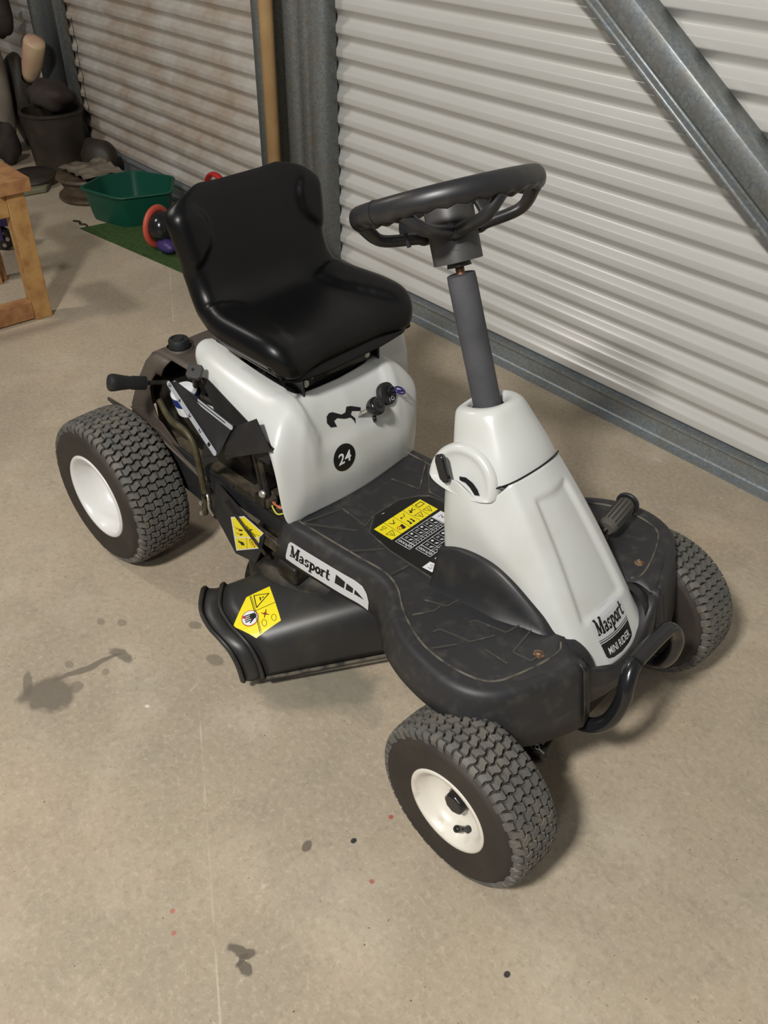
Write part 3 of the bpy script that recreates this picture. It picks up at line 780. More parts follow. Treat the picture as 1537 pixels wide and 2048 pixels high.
# ------------------------------------------------------------------ bonnet
def bonnet():
    cols = [((.748, -.050, .470), (.762, -.060, .352)), ((.750, -.076, .474), (.764, -.086, .352)), ((.766, -.0935, .489), (.785, -.0925, .366)), ((.785, -.0985, .498), (.812, -.0935, .377)), ((.805, -.0965, .491), (.850, -.0935, .381)), ((.822, -.0890, .479), (.892, -.0935, .374)), ((.838, -.0810, .480), (.935, -.0925, .352)), ((.850, -.0715, .496), (.985, -.0900, .312)),
            ((.858, -.060, .510), (1.030, -.0850, .280)), ((.863, -.048, .513), (1.052, -.0700, .262)), ((.867, -.032, .516), (1.058, -.048, .256)), ((.870, -.016, .518), (1.062, -.024, .253)), ((.871, 0, .519), (1.063, 0, .252))]
    rows = []
    for a, b_ in cols:
        a, b_ = Vector(a), Vector(b_); r = []
        for k in range(13):
            t = k / 12; p = a.lerp(b_, t); bul = math.sin(PI * t)
            fr = max(0, 1 - abs(p.y) / .09)
            p = p + Vector((.62, 0, .78)) * (.007 * bul * min(1, fr * 2)) + Vector((0, -.0035 * bul if abs(p.y) > .05 else 0, 0))
            r.append(p)
        rows.append(r)
    full = rows + [[Vector((p.x, -p.y, p.z)) for p in r] for r in rows[-2::-1]]
    # refine across and press the recessed panel into the front face
    bm = NB(); n = len(full[0]); K = 5
    ref = []
    for j in range(n):
        ref.append(spline([r[j] for r in full], K))
    m_ = len(ref[0]); fine = []
    for i in range(m_): fine.append(spline([ref[j][i] for j in range(n)], 5))
    def press(p):
        # panel extent along the slope s (0 top .. 1 bottom)
        s_ = (.519 - p.z) / .267
        if p.x < .84: return p
        hw = .030 + (s_ - .13) * .030
        e = min((s_ - .115) / .02, (.745 - .9 * (abs(p.y) * .0) - s_) / .03)
        q = min(e, (hw + .012 - abs(p.y)) / .011)
        q = max(0, min(1, q)); q = q * q * (3 - 2 * q)
        return p - Vector((.68, 0, .70)) * .0058 * q
    grid(bm, [[press(p) for p in r] for r in fine])
    return link('bonnet', bm, M_white, G, smooth=True, solid=.003)
bon = bonnet()

def dash_cap():
    # rings from the seam up to the column collar, going round from the rear
    lev = [
        [(.752, 0, .476), (.752, .050, .476), (.756, .078, .480), (.800, .0855, .503), (.840, .0765, .500), (.858, .060, .511), (.866, .032, .517), (.870, 0, .520)],
        [(.744, 0, .502), (.744, .048, .502), (.749, .072, .506), (.800, .078, .522), (.832, .066, .530), (.846, .050, .536), (.853, .028, .541), (.855, 0, .543)],
        [(.736, 0, .535), (.736, .042, .535), (.742, .060, .538), (.785, .066, .548), (.814, .056, .557), (.827, .042, .562), (.833, .022, .566), (.835, 0, .568)],
        [(.727, 0, .562), (.728, .034, .562), (.734, .050, .566), (.772, .057, .576), (.798, .047, .584), (.809, .034, .588), (.814, .018, .590), (.816, 0, .591)],
        [(.724, 0, .572), (.726, .031, .572), (.732, .045, .576), (.768, .051, .586), (.792, .042, .592), (.802, .030, .596), (.807, .016, .597), (.808, 0, .598)],
        [(.7285, 0, .578), (.730, .026, .578), (.736, .037, .581), (.766, .042, .590), (.785, .035, .596), (.794, .025, .599), (.798, .013, .600), (.799, 0, .601)],
        [(.733, 0, .578), (.736, .017, .578), (.744, .026, .581), (.764, .029, .588), (.778, .024, .592), (.785, .016, .594), (.789, .008, .595), (.790, 0, .595)],
        [(.736, 0, .568), (.739, .016, .568), (.746, .024, .571), (.764, .027, .576), (.776, .022, .580), (.783, .015, .582), (.786, .008, .583), (.787, 0, .583)]]
    bm = NB(); rows = [l + [(a, -b_, c) for a, b_, c in l[-2:0:-1]] for l in lev]
    grid(bm, rows, closed_u=True)
    return link('dash_cap', bm, M_white, G, smooth=True, sub=2)
cap = dash_cap()
# dark seam between cap and bonnet
bm = NB(); tube(bm, spline([(.838, -.0775, .4985), (.850, -.070, .506), (.860, -.0585, .5125), (.866, -.040, .5165), (.870, -.018, .5195), (.871, 0, .5200), (.870, .018, .5195), (.866, .040, .5165), (.860, .0585, .5125)], 4), .0012, 6)
link('seam_gap', bm, M_slot, cap)
# throttle dome on the near side: fat rounded disc standing proud of the cap
bm = NB(); cth = Vector((.785, -.079, .486))
half = []
for r, hh in ((.062, -.020), (.062, .000), (.060, .005), (.055, .009), (.050, .0095), (.047, .0075), (.040, .007), (.0, .007)):
    half.append((r, hh))
lathe(bm, half, cth, (.05, -.97, .23), 56, ref=(1, 0, 0))
for v in bm.verts:
    if v.co.z < .482: v.co.z = .482 + (v.co.z - .482) * .12
dome = link('choke_housing', bm, M_white, cap, smooth=True)
bm = NB()
bx = [(.747, -.093, .527), (.757, -.0945, .534), (.764, -.095, .530), (.777, -.0965, .500), (.778, -.0965, .492), (.768, -.0955, .487), (.759, -.0945, .490), (.747, -.093, .516)]
prism(bm, bx, (0, -.011, .003))
link('choke_lever', bm, M_gloss, cap, bevel=.003)
bm = NB()
ar = [(.785, .502), (.797, .506), (.809, .503), (.818, .496), (.824, .487), (.816, .483), (.806, .492), (.796, .497), (.786, .496)]
prism(bm, [(x, -.0885, z) for x, z in ar], (0, -.0006, 0)); link('lever_slot', bm, M_slot, cap)

# ------------------------------------------------------------------ steering column and wheel
AX = Vector((-.336, 0, .942)).normalized()
base = Vector((.763, 0, .572))
bm = NB(); lathe(bm, [(.0215, -.04), (.0215, .0), (.0212, .196), (.0205, .206), (.008, .207), (0, .207)], base, AX, 28)
col_o = link('steering_column', bm, M_foam, G, smooth=False, autos=40)
bm = NB(); 
for s_, a_, b_ in ((1, .12, .155), (1, .135, .175)):
    pass
tube(bm, [base + AX * t + Vector((.0195 * math.cos(a), .0195 * math.sin(a), 0)) * 1.07 for t, a in ((.185, -.92), (.17, -.98), (.155, -.95), (.14, -1.04), (.128, -1.05), (.108, -1.07))], .0006, 5)
link('split_mark', bm, M_slot, col_o)
bm = NB(); lathe(bm, [(.0065, .19), (.0065, .24), (0, .24)], base, AX, 14); link('steering_shaft', bm, M_copper, G, smooth=True)
SW = empty('steering_wheel', (0, 0, 0)); SW.parent = G
hubB = Vector((.688, .0, .783)); AX = Vector((-.445, .105, 1)).normalized()
bm = NB(); lathe(bm, [(0, -.007), (.018, -.007), (.017, -.003), (.017, .004), (.031, .0045), (.0345, .000), (.0355, .000), (.0355, .072), (.034, .0765), (.031, .0775), (.028, .073), (.027, .045), (0, .045)], hubB, AX, 40)
hub = link('hub', bm, M_hub, SW, autos=40)
bm = NB(); pf_ = hubB + AX * .05
nx = Vector((.62, -.785, .22)).normalized(); ux = nx.cross(AX).normalized()
for a, b_ in (((-.006, .010), (.004, .004)), ((.004, .004), (-.004, -.001)), ((-.004, -.001), (.004, .004))):
    pass
link('ring_seam', NB() if False else bm, M_slot, SW) if False else bm.free()
E1 = Vector((0, 1, 0)).cross(AX).normalized(); E2 = AX.cross(E1)
ringC = hubB + AX * .0865
RR = .1265
def rp(a, r=RR, h=0.0): return ringC + (E1 * math.cos(a) + E2 * math.sin(a)) * r + AX * h
bm = NB(); NR = 120; SG = 18; rings = []
for i in range(NR):
    a = 2 * PI * i / NR
    # finger grips on the underside, not at the spokes
    ad = math.degrees(a) % 360
    rad = E1 * math.cos(a) + E2 * math.sin(a)
    grip = .5 + .5 * math.cos(a * 30)
    sec = []
    for k in range(SG):
        t = 2 * PI * k / SG; cr, sr = math.cos(t) * .0125, math.sin(t) * .0165
        if sr < 0: sr *= (1.0 - .22 * (1 - grip)); 
        if cr < 0: cr *= (1.0 - .12 * (1 - grip))
        sec.append(bm.verts.new(ringC + rad * (RR + cr) + AX * sr))
    rings.append(sec)
for i in range(NR):
    A_, B_ = rings[i], rings[(i + 1) % NR]
    for k in range(SG): bm.faces.new((A_[k], A_[(k + 1) % SG], B_[(k + 1) % SG], B_[k]))
ring = link('ring', bm, M_wheelpl, SW, smooth=True)
bm = NB()
for aa in (-95, ): tube(bm, [rp(math.radians(aa)) + (E1 * math.cos(math.radians(aa)) + E2 * math.sin(math.radians(aa))) * math.cos(t) * .0128 + AX * math.sin(t) * .0168 for t in [2 * PI * k / 20 for k in range(20)]], .0006, 5, closed=True)
link('ring_seam', bm, M_slot, ring)
# arched spokes: pairs meet below the hub top like a bow
def spoke(a0, a1, dip, mid_r):
    bm = NB()
    am = (a0 + a1) / 2
    pts = spline([rp(math.radians(a0), RR - .004, -.010), rp(math.radians(a0 + (am - a0) * .28), RR * .80, -.034), rp(math.radians(a0 + (am - a0) * .62), mid_r * 1.15, dip * .92), rp(math.radians(am), mid_r, dip), rp(math.radians(a1 - (a1 - am) * .62), mid_r * 1.15, dip * .92), rp(math.radians(a1 - (a1 - am) * .28), RR * .80, -.034), rp(math.radians(a1), RR - .004, -.010)], 7)
    tube(bm, pts, lambda i, t: (.0130 * (1 - .10 * abs(math.cos(t * 3))), .0095 * (1 - .30 * (math.sin(t) > .6) * .6)), 18, up=AX)
    return link('spoke', bm, M_wheelpl, SW, smooth=True)
spoke(-76, -12, -.046, .046)
spoke(44, 108, -.046, .046)
spoke(164, 228, -.046, .046)
bm = NB(); tube(bm, [rp(math.radians(-100), .080, -.032), rp(math.radians(-100), .078, -.052)], .003, 8); link('spoke_pin', bm, M_wheelpl, SW)

# ------------------------------------------------------------------ discharge chute and cutting deck
OUTER = [(.372, -.252, .128), (.385, -.268, .136), (.420, -.300, .134), (.460, -.313, .128), (.492, -.314, .120), (.515, -.3125, .106), (.531, -.311, .080), (.538, -.309, .042)]
INNER = [(.455, -.095, .150), (.468, -.095, .156), (.515, -.088, .166), (.575, -.078, .175), (.640, -.066, .178), (.680, -.060, .164), (.704, -.050, .125), (.714, -.042, .054)]
def lerp3(a, b_, t): return tuple(a[i] + (b_[i] - a[i]) * t for i in range(3))
rows = []
for k in range(9): rows.append([Vector(lerp3(o_, i_, k / 8)) + Vector((0, 0, .004 * math.sin(PI * k / 8))) for o_, i_ in zip(OUTER, INNER)])
bm = NB(); grid(bm, [spline(r, 4) for r in rows])
chute = link('discharge_chute', bm, M_chute, G, smooth=True, solid=.003)
# skirt beneath, rolled bottom edge of the front wall
bm = NB(); tube(bm, [(.5395, -.309, .040), (.691, -.080, .050)], (.0025, .004), 6); link('chute_hem', bm, M_worn, chute)
outdir = Vector((-.30, -.55, -.02)).normalized()
def lip(shift, hgt, nm):
    bm = NB(); P = spline([Vector(p) + Vector(shift) for p in OUTER], 4)
    c0 = Vector((.46, -.25, .06)); rows = [[], [], [], []]
    for p in P:
        up_ = Vector((p.x - .455, 0, p.z - .06)).normalized(); up_ = (up_ * .8 + Vector((0, 0, .35))).normalized()
        rows[0].append(p + outdir * .005); rows[1].append(p + outdir * .0035 + up_ * hgt); rows[2].append(p - outdir * .001 + up_ * hgt); rows[3].append(p - outdir * .004 + up_ * .0)
    grid(bm, rows); return link(nm, bm, M_chute, chute, smooth=True, solid=.0015)
lip((0, 0, 0), .007, 'chute_flange')
sh = Vector((-.022, -.028, -.004))
bm = NB(); P0 = spline(OUTER, 4); P1 = [p + sh + Vector((0, 0, -.004 * math.sin(PI * i / (len(P0) - 1)))) for i, p in enumerate(P0)]
grid(bm, [P0, [a.lerp(b_, .5) - Vector((0, 0, .004)) for a, b_ in zip(P0, P1)], P1]); link('chute_lip', bm, M_chute, chute, smooth=True, solid=.003)
lip(sh, .006, 'chute_flange')
# pressed deck shell
bm = NB(); lathe(bm, [(.222, .052), (.222, .060), (.210, .064), (.208, .120), (.200, .148), (.18, .162), (.15, .168), (.148, .178), (.06, .18), (0, .18)], (.468, -.005, 0), (0, 0, 1), 56)
deck = link('cutting_deck', bm, M_steel, G, smooth=True, bevel=0)
bm = NB(); box(bm, .455, .505, -.190, -.150, .165, .205); link('deck_bracket', bm, M_steel, deck, bevel=.006)
for r_, x_, y_ in ((.006, .478, -.176), (.004, .467, -.166)):
    bm = NB(); lathe(bm, [(r_, 0), (r_, .005), (0, .006)], (x_, y_, .205), (0, 0, 1), 6); link('bolt', bm, M_bolt, deck)

# ------------------------------------------------------------------ frame rails, rear guard, levers
bm = NB()
for y in (-.155, .150):
    prism(bm, [(.02, y, .285), (.475, y, .272), (.475, y, .236), (.02, y, .235)], (0, .004, 0))
    prism(bm, [(.02, y - .0, .285), (.475, y, .272), (.475, y + .028, .272), (.02, y + .028, .285)], (0, 0, -.003))
box(bm, .0, .48, -.12, .12, .215, .222)
fr = link('frame', bm, M_dirty, G, bevel=.001)
bm = NB(); bar(bm, (.27, -.172, .222), (.482, -.178, .222), .012, .026)
link('side_rail', bm, M_dirty, G, bevel=.002)
bm = NB(); bar(bm, (.24, -.166, .262), (.480, -.166, .262), .003, .034)
link('rail_flange', bm, M_matt, G)
bm = NB()
prism(bm, [(.10, -.158, .285), (.30, -.160, .275), (.31, -.160, .20), (.24, -.160, .175), (.08, -.158, .19)], (0, .004, 0)); link('side_plate', bm, M_matt, G, bevel=.001)
bm = NB(); tube(bm, [(.262, -.176, .225), (.262, -.183, .225)], .020, 24); tube(bm, [(.262, -.176, .210), (.262, -.184, .210)], .019, 24)
pl = link('pivot_plate', bm, M_steel, G, autos=30)
bm = NB()
tube(bm, spline([(.252, -.186, .245), (.262, -.192, .240), (.264, -.194, .222), (.268, -.190, .205)], 5), .0028, 8)
link('retaining_clip', bm, M_bolt, pl)
# hanging guard plate with sticker
bm = NB(); prism(bm, [(.285, -.186, .292), (.272, -.186, .232), (.276, -.186, .195), (.322, -.186, .137), (.385, -.186, .150), (.405, -.186, .19), (.42, -.186, .235), (.36, -.186, .26)], (0, .003, 0))
guard = link('guard_plate', bm, M_matt, G)
bm = NB(); bar(bm, (.315, -.1905, .264), (.425, -.1905, .196), .004, .005); link('guard_rod', bm, M_steel, guard)

# dusty moulded rear body with the filler cap
def rear_sec(y, k):
    return [(-.045 - k * .02, y, .285), (-.040 - k * .02, y, .315), (-.012 - k * .01, y, .372), (.040 - k * .01, y, .447), (.056, y, .463), (.075, y, .470), (.12, y, .470), (.205, y, .468)]
bm = NB()
rows = [rear_sec(y, k) for y, k in ((-.137, 0), (-.12, .2), (-.06, .5), (0, .6), (.06, .5), (.12, .2), (.150, 0), (.158, 0))]
grid(bm, rows)
side = [(-.052, .286), (-.040, .330), (.034, .446), (.052, .462)]
grid(bm, [[(-.045, -.137, .285), (-.040, -.137, .315), (-.012, -.137, .372), (.040, -.137, .447), (.056, -.137, .463), (.075, -.137, .470), (.12, -.137, .470)],
          [(-.046, -.147, .285), (-.040, -.147, .318), (-.010, -.147, .372), (.042, -.147, .443), (.058, -.147, .457), (.078, -.147, .462), (.115, -.147, .462)],
          [(-.044, -.151, .285), (-.036, -.151, .318), (-.004, -.151, .370), (.044, -.151, .436), (.060, -.151, .448), (.078, -.151, .452), (.108, -.151, .452)],
          [(.02, -.153, .285), (.008, -.153, .318), (.022, -.152, .365), (.052, -.151, .405), (.066, -.151, .425), (.080, -.151, .44), (.100, -.151, .44)],
          [(.100, -.154, .275), (.062, -.154, .318), (.046, -.153, .355), (.046, -.152, .385), (.060, -.151, .410), (.078, -.151, .43), (.095, -.151, .43)]])
rb = link('rear_body', bm, M_fender, G, smooth=True, solid=.003, autos=38)
bm = NB()
prism(bm, [(-.110, -.166, .300), (-.100, -.170, .312), (-.05, -.168, .312), (.07, -.160, .298), (.160, -.160, .262), (.235, -.166, .250), (.235, -.166, .240), (.15, -.160, .250), (.06, -.160, .284), (-.07, -.168, .296)], (0, .003, 0))
prism(bm, [(-.04, -.155, .308), (.03, -.155, .330), (.075, -.155, .315), (.150, -.157, .268), (.225, -.162, .252), (.22, -.162, .245), (.14, -.158, .255), (.06, -.158, .290)], (0, .003, 0))
link('rear_guard', bm, M_fender, G)
bm = NB(); lathe(bm, [(.027, 0), (.027, .006), (.024, .008)], (.092, -.098, .466), (0, 0, 1), 24); link('filler_neck', bm, M_fender, rb, smooth=True)
bm = NB(); lathe(bm, [(.0205, .0), (.0205, .016), (.0185, .020), (.014, .021), (.0135, .019), (.010, .019), (.0095, .0215), (0, .0215)], (.092, -.098, .470), (0, 0, 1), 28)
link('filler_cap', bm, M_matt, G, autos=35)
# engine bits glimpsed behind the levers
bm = NB()
box(bm, .0, .31, -.120, .12, .225, .405); lathe(bm, [(.07, .40), (.07, .43), (.05, .445), (0, .445)], (.19, .0, 0), (0, 0, 1), 28)
eng = link('engine', bm, M_steel, G, bevel=.008)
bm = NB(); lathe(bm, [(.026, 0), (.026, .045), (.022, .05), (.0, .05)], (.150, -.130, .372), (0, -.25, 1), 26); lb = link('oil_bottle', bm, M_dwht, G, autos=40)
bm = NB(); lathe(bm, [(.0264, .022), (.0264, .043)], (.150, -.130, .372), (0, -.25, 1), 26); link('label_band', bm, M_label_blue, lb, smooth=True)
bm = NB(); prism(bm, [(.235, -.150, .425), (.30, -.148, .432), (.335, -.148, .440), (.345, -.150, .425), (.315, -.156, .408), (.25, -.158, .400)], (0, .0015, -.0005)); link('paper_tag', bm, M_dwht, G)
bm = NB()
tube(bm, spline([(.115, -.175, .395), (.16, -.185, .375), (.21, -.187, .372), (.232, -.187, .35), (.238, -.186, .30), (.242, -.186, .235), (.235, -.186, .19)], 6), .0062, 10)
lift = link('lift_link', bm, M_olive, G, smooth=True)
for p in ((.238, -.193, .222), (.235, -.193, .196)):
    bm = NB(); lathe(bm, [(.005, 0), (.005, .004), (0, .006)], p, (0, -1, 0), 8); link('bolt', bm, M_bolt, lift)
bm = NB()
tube(bm, [(.36, -.150, .40), (.385, -.150, .275)], .0045, 8); tube(bm, [(.375, -.150, .41), (.395, -.150, .29)], .006, 8); box(bm, .375, .40, -.165, -.15, .262, .30)
lk = link('brake_linkage', bm, M_steel, G)
bm = NB(); lathe(bm, [(.0075, 0), (.0075, .005), (.005, .007), (0, .007)], (.392, -.158, .305), (.3, -1, .2), 10); link('bolt', bm, M_bolt, lk)
# gear quadrant plate with two silver scales
qa, qb, qc, qd = Vector((.205, -.188, .4764)), Vector((.3698, -.190, .4559)), Vector((.3636, -.198, .4395)), Vector((.3492, -.2165, .3959))
qe = Vector((.3322, -.2175, .3884)); qf = Vector((.1793, -.193, .4673))
qn = (qb - qa).cross(qd - qa).normalized()
if qn.dot(Vector((.6, -.8, .5))) < 0: qn = -qn
bm = NB(); prism(bm, [qa, qb, qc, qd, qe, qf], -qn * .002); quad = link('gear_quadrant', bm, M_matt, G, bevel=.0004)
bm = NB()
prism(bm, [(.322, -.208, .383), (.360, -.190, .440), (.380, -.185, .459), (.425, -.184, .490), (.4579, -.184, .4398), (.375, -.192, .395), (.2707, -.200, .3308), (.272, -.200, .350), (.294, -.205, .390)], (0, .002, 0))
link('quadrant_bracket', bm, M_matt, G)
bm = NB()
prism(bm, [(.225, -.148, .478), (.245, -.148, .480), (.455, -.176, .440), (.44, -.176, .40), (.30, -.160, .38)], (0, .002, 0)); link('inner_shield', bm, M_matt, G)
# height lever: ribbed grip sticking out sideways
K0, K1, K2, K3 = Vector((.098, -.262, .462)), Vector((.106, -.225, .450)), Vector((.112, -.196, .440)), Vector((.118, -.150, .426))
pts = [K0.lerp(K1, t) for t in (0, .12, .3, .6, 1)] + [K1.lerp(K2, t) for t in (.33, .66, 1)]
rad = [(.0125, .015), (.0145, .017), (.014, .0165), (.0125, .0145), (.0105, .0125), (.0108, .0128), (.0108, .0128), (.0095, .011)]
bm = NB(); tube(bm, pts, rad, 14); lev = link('height_lever', bm, M_matt, G, smooth=True, autos=60)
bm = NB()
for k in range(7):
    c_ = K1.lerp(K2, .15 + k * .13); tube(bm, [c_, c_ + (K2 - K1).normalized() * .0016], (.0116, .0136), 14)
link('grip_rib', bm, M_matt, lev)
bm = NB(); tube(bm, [K2, K3], (.006, .004), 10); link('lever_shaft', bm, M_steel, lev)
# flat gear knob
bm = NB(); c_ = Vector((.238, -.168, .503)); nrm_ = Vector((.35, -.45, .82)).normalized(); u_ = Vector((.8, .5, -.05)); u_ = (u_ - nrm_ * u_.dot(nrm_)).normalized(); v_ = nrm_.cross(u_)
poly = [c_ + u_ * a + v_ * b_ for a, b_ in ((-.010, -.014), (.010, -.014), (.0145, -.009), (.0145, .009), (.010, .014), (-.010, .014), (-.0145, .009), (-.0145, -.009))]
prism(bm, poly, -nrm_ * .012); gk = link('gear_knob', bm, M_hub, G, bevel=.002)
bm = NB(); tube(bm, [c_ - nrm_ * .012, c_ - nrm_ * .055 + Vector((-.02, .0, -.01))], .006, 10); link('knob_shaft', bm, M_steel, gk)
bm = NB(); lathe(bm, [(.003, .0002), (0, .0003)], c_ - u_ * .003 + v_ * .002, nrm_, 12); link('knob_dimple', bm, M_slot, gk)
# wiring connector beside the rail
bm = NB(); bar(bm, (.352, -.146, .290), (.408, -.150, .286), .022, .018); cn = link('wiring_connector', bm, M_connb, G, bevel=.001)
bm = NB(); bar(bm, (.378, -.1478, .2885), (.392, -.1490, .2875), .0235, .0200); link('connector_band', bm, M_conn, cn)
for m_, dz, dy in ((M_wireo, .004, 0), (M_wirep, .001, .004), (M_wirey, -.004, -.002)):
    bm = NB(); tube(bm, spline([(.408, -.150 + dy, .286 + dz), (.416, -.154 + dy, .286 + dz * 1.3), (.430, -.156 + dy, .286 + dz * 2.2), (.448, -.150 + dy, .291 + dz)], 5), .0016, 6); link('wire', bm, m_, cn)

# ------------------------------------------------------------------ bumper bar, front axle, pedal
bm = NB()
half = [(.985, -.100, .188), (1.040, -.100, .176), (1.078, -.094, .180), (1.100, -.087, .205), (1.1095, -.080, .250), (1.106, -.071, .280), (1.101, -.052, .298), (1.100, -.030, .301)]
cur = spline(half + [(1.100, 0, .302)] + [(a, -b_, c) for a, b_, c in half[::-1]], 6)
tube(bm, cur, .0125, 16, up=(0, 1, .2)); bump = link('bumper_bar', bm, M_gloss, G, smooth=True)
bm = NB()
bar(bm, (.992, -.235, .150), (.985, .235, .150), .035, .03); 
ax_ = link('front_axle', bm, M_steel, G, bevel=.003)
bm = NB(); box(bm, .80, 1.046, -.088, .088, .128, .235); link('underside_shade_box', bm, M_slot, G, bevel=.004)  # flat black box added to stand in for the shade below the apron
for sg, yc in ((-1, -.205), (1, .19)):
    bm = NB(); tube(bm, [(1.000, yc, .115), (.995, yc, .185)], .016, 16); tube(bm, [(.999, yc, .139), (.999, sg * .262, .139)], .010, 14)
    if sg < 0:
        prism(bm, [(.985, -.205, .150), (1.015, -.212, .156), (1.050, -.200, .160), (1.062, -.184, .160), (1.045, -.166, .158), (.990, -.155, .152)], (0, 0, .008))
    st = link('steering_knuckle', bm, M_steel, G, bevel=.002)
    if sg < 0:
        for c0 in (Vector((1.030, -.184, .170)), Vector((1.046, -.180, .170))):
            bm = NB(); tube(bm, spline([c0 + Vector((-.004, 0, 0)), c0 + Vector((-.008, -.004, .003)), c0 + Vector((-.011, 0, .004)), c0 + Vector((-.008, .004, .003)), c0 + Vector((-.003, .001, .0)), c0 + Vector((.006, 0, -.001))], 5), .0012, 6); link('split_pin', bm, M_bolt, st)
bm = NB(); tube(bm, [(1.052, -.192, .165), (1.01, -.02, .150)], .005, 10); link('tie_rod', bm, M_steel, G)
# brake pedal with ribbed rubber on the far footrest
pc = Vector((.918, .185, .345)); pd = Vector((.10, -.36, .0)).normalized(); pd = Vector((-.10, .995, .06)).normalized()
bm = NB(); tube(bm, [pc - pd * .040, pc - pd * .034, pc + pd * .034, pc + pd * .040], [(.012, .012), (.0165, .0165), (.0165, .0165), (.013, .013)], 24)
pedal = link('brake_pedal', bm, mat('pedal_rubber', srgb(82, 79, 72), .8), G, smooth=True, autos=50)
bm = NB()
for k in range(14):
    a = 2 * PI * k / 14; s_ = Vector((1, .1, 0)); o_ = s_ * math.cos(a) * .0168 + Vector((0, 0, 1)) * math.sin(a) * .0168
    tube(bm, [pc - pd * .030 + o_, pc + pd * .030 + o_], .0012, 5)
link('pedal_rib', bm, M_foot, pedal)
bm = NB(); tube(bm, [pc - pd * .038, pc - pd * .060 + Vector((-.01, 0, -.02)), pc - pd * .062 + Vector((-.02, 0, -.07))], .006, 10); link('pedal_arm', bm, M_steel, pedal)
bm = NB(); tube(bm, [pc + pd * .040, pc + pd * .046], .021, 20); link('pedal_end', bm, M_black, pedal, bevel=.002)

# ------------------------------------------------------------------ controls on the rear cover front
def on(target, p, n=(1, 0, .0)):
    bvh = BVHTree.FromObject(target, bpy.context.evaluated_depsgraph_get()); n = Vector(n).normalized()
    h = bvh.ray_cast(Vector(p) + n * .08, -n, .2); return (h[0], h[1]) if h[0] is not None else (Vector(p), n)
cn_ = Vector((.88, 0, .47))
FU, FV = Vector((0, 1, 0)), Vector((-.42, 0, .9))
slot = [(-.0543, .4531), (-.0472, .4565), (-.0391, .4553), (-.0218, .4451), (-.0127, .4454), (-.0067, .453), (.0029, .4509), (.0248, .4408), (.022, .4356), (.002, .4427), (-.0023, .4381), (.0055, .4292), (.0026, .4205), (.0008, .4272), (-.0045, .434), (-.0177, .4363), (-.0335, .4432), (-.0416, .4413), (-.0387, .4306), (-.0524, .4344), (-.0578, .4436)]
slot = [(y, (z - .44) * 1.13) for y, z in slot]
decal('throttle_slot', (.468, .000, .44), FU, FV, [([slot], M_slot)], ped, .003, G, lift=.0010)
p_, n_ = on(ped, (.47, .038, .433), cn_)
bm = NB(); lathe(bm, [(.013, .020), (.016, .026), (.0175, .033), (.0165, .040), (.011, .044), (.010, .0425), (.006, .0425), (.0055, .0445), (0, .0445)], p_ + Vector((0, -.006, -.004)), (.75, .15, .62), 28)
tube(bm, [p_ + Vector((.026, -.006, -.004)), p_ + Vector((.018, .004, -.018))], (.004, .006), 8)
th = link('throttle_knob', bm, M_gloss, G, smooth=True)
bm = NB(); tube(bm, [p_ + Vector((-.012, -.03, -.018)), p_ + Vector((.006, -.016, .002)), p_ + Vector((.017, -.006, .010))], (.0055, .004), 10); link('throttle_stem', bm, M_bolt, th)
p_, n_ = on(ped, (.468, .088, .443), cn_); n_ = Vector((.86, .10, .5)).normalized(); p_ = p_ + n_ * .0075
bm = NB(); lathe(bm, [(.0, .0012), (.020, .0012), (.021, .0), (.0215, -.010)][::-1], p_, n_, 32); ig = link('ignition_plate', bm, M_matt, G, autos=40)
bm = NB(); lathe(bm, [(.0095, .0012), (.0095, .006), (.0085, .007), (0, .007)], p_ + Vector((0, .004, .003)), n_, 20)
bar(bm, p_ + n_ * .006 + Vector((0, .004, .003)), p_ + n_ * .014 + Vector((0, .008, .001)), .008, .002); link('ignition_barrel', bm, M_gloss, ig)
bm = NB()
kc = p_ + n_ * .018 + Vector((0, .013, -.003)); tube(bm, [kc + Vector((0, 1, -.25)).normalized() * math.cos(t) * .010 + (n_ * .7 + Vector((0, 0, -.7))).normalized() * math.sin(t) * .009 for t in [2 * PI * k / 24 for k in range(24)]], (.0018, .0018), 8, closed=True)
tube(bm, [kc + Vector((0, -.008, .002)), kc + Vector((0, .008, -.004))], .0022, 6)
link('key_bow', bm, M_keyb, ig, smooth=True)
n1 = n_; t1 = Vector((0, 1, 0)); t2 = n1.cross(t1).normalized() * (1 if n1.cross(t1).z > 0 else -1)
decal('ignition_marks', p_ + n1 * .0012, t1, t2, [(ring2(-.006, -.012, .0032, .0011, 14, .004) + ribbon([(-.006, -.0105), (-.006, -.0075)], .0011) + ring2(.005, -.0115, .0036, .0010, 14) + ribbon([(.005, -.010), (.005, -.007)], .001), M_dwht)], None, None, ig, lift=.0004)

# ------------------------------------------------------------------ stickers
# number roundel
bl = fit_text('24', -.0145, -.0105, .0155, .0105, .018)
skew = [[(x + y * .12, y) for x, y in q] for q in bl]
p_, n_ = on(ped, (.48, -.040, .371), (1, 0, .1))
decal('number_sticker', p_, (0, 1, 0), (-.08, 0, 1), [([circ2(0, 0, .026, 40)], M_dblk), (skew, M_dwht)], ped, .008, G, label='black round sticker with the number 24 in white')
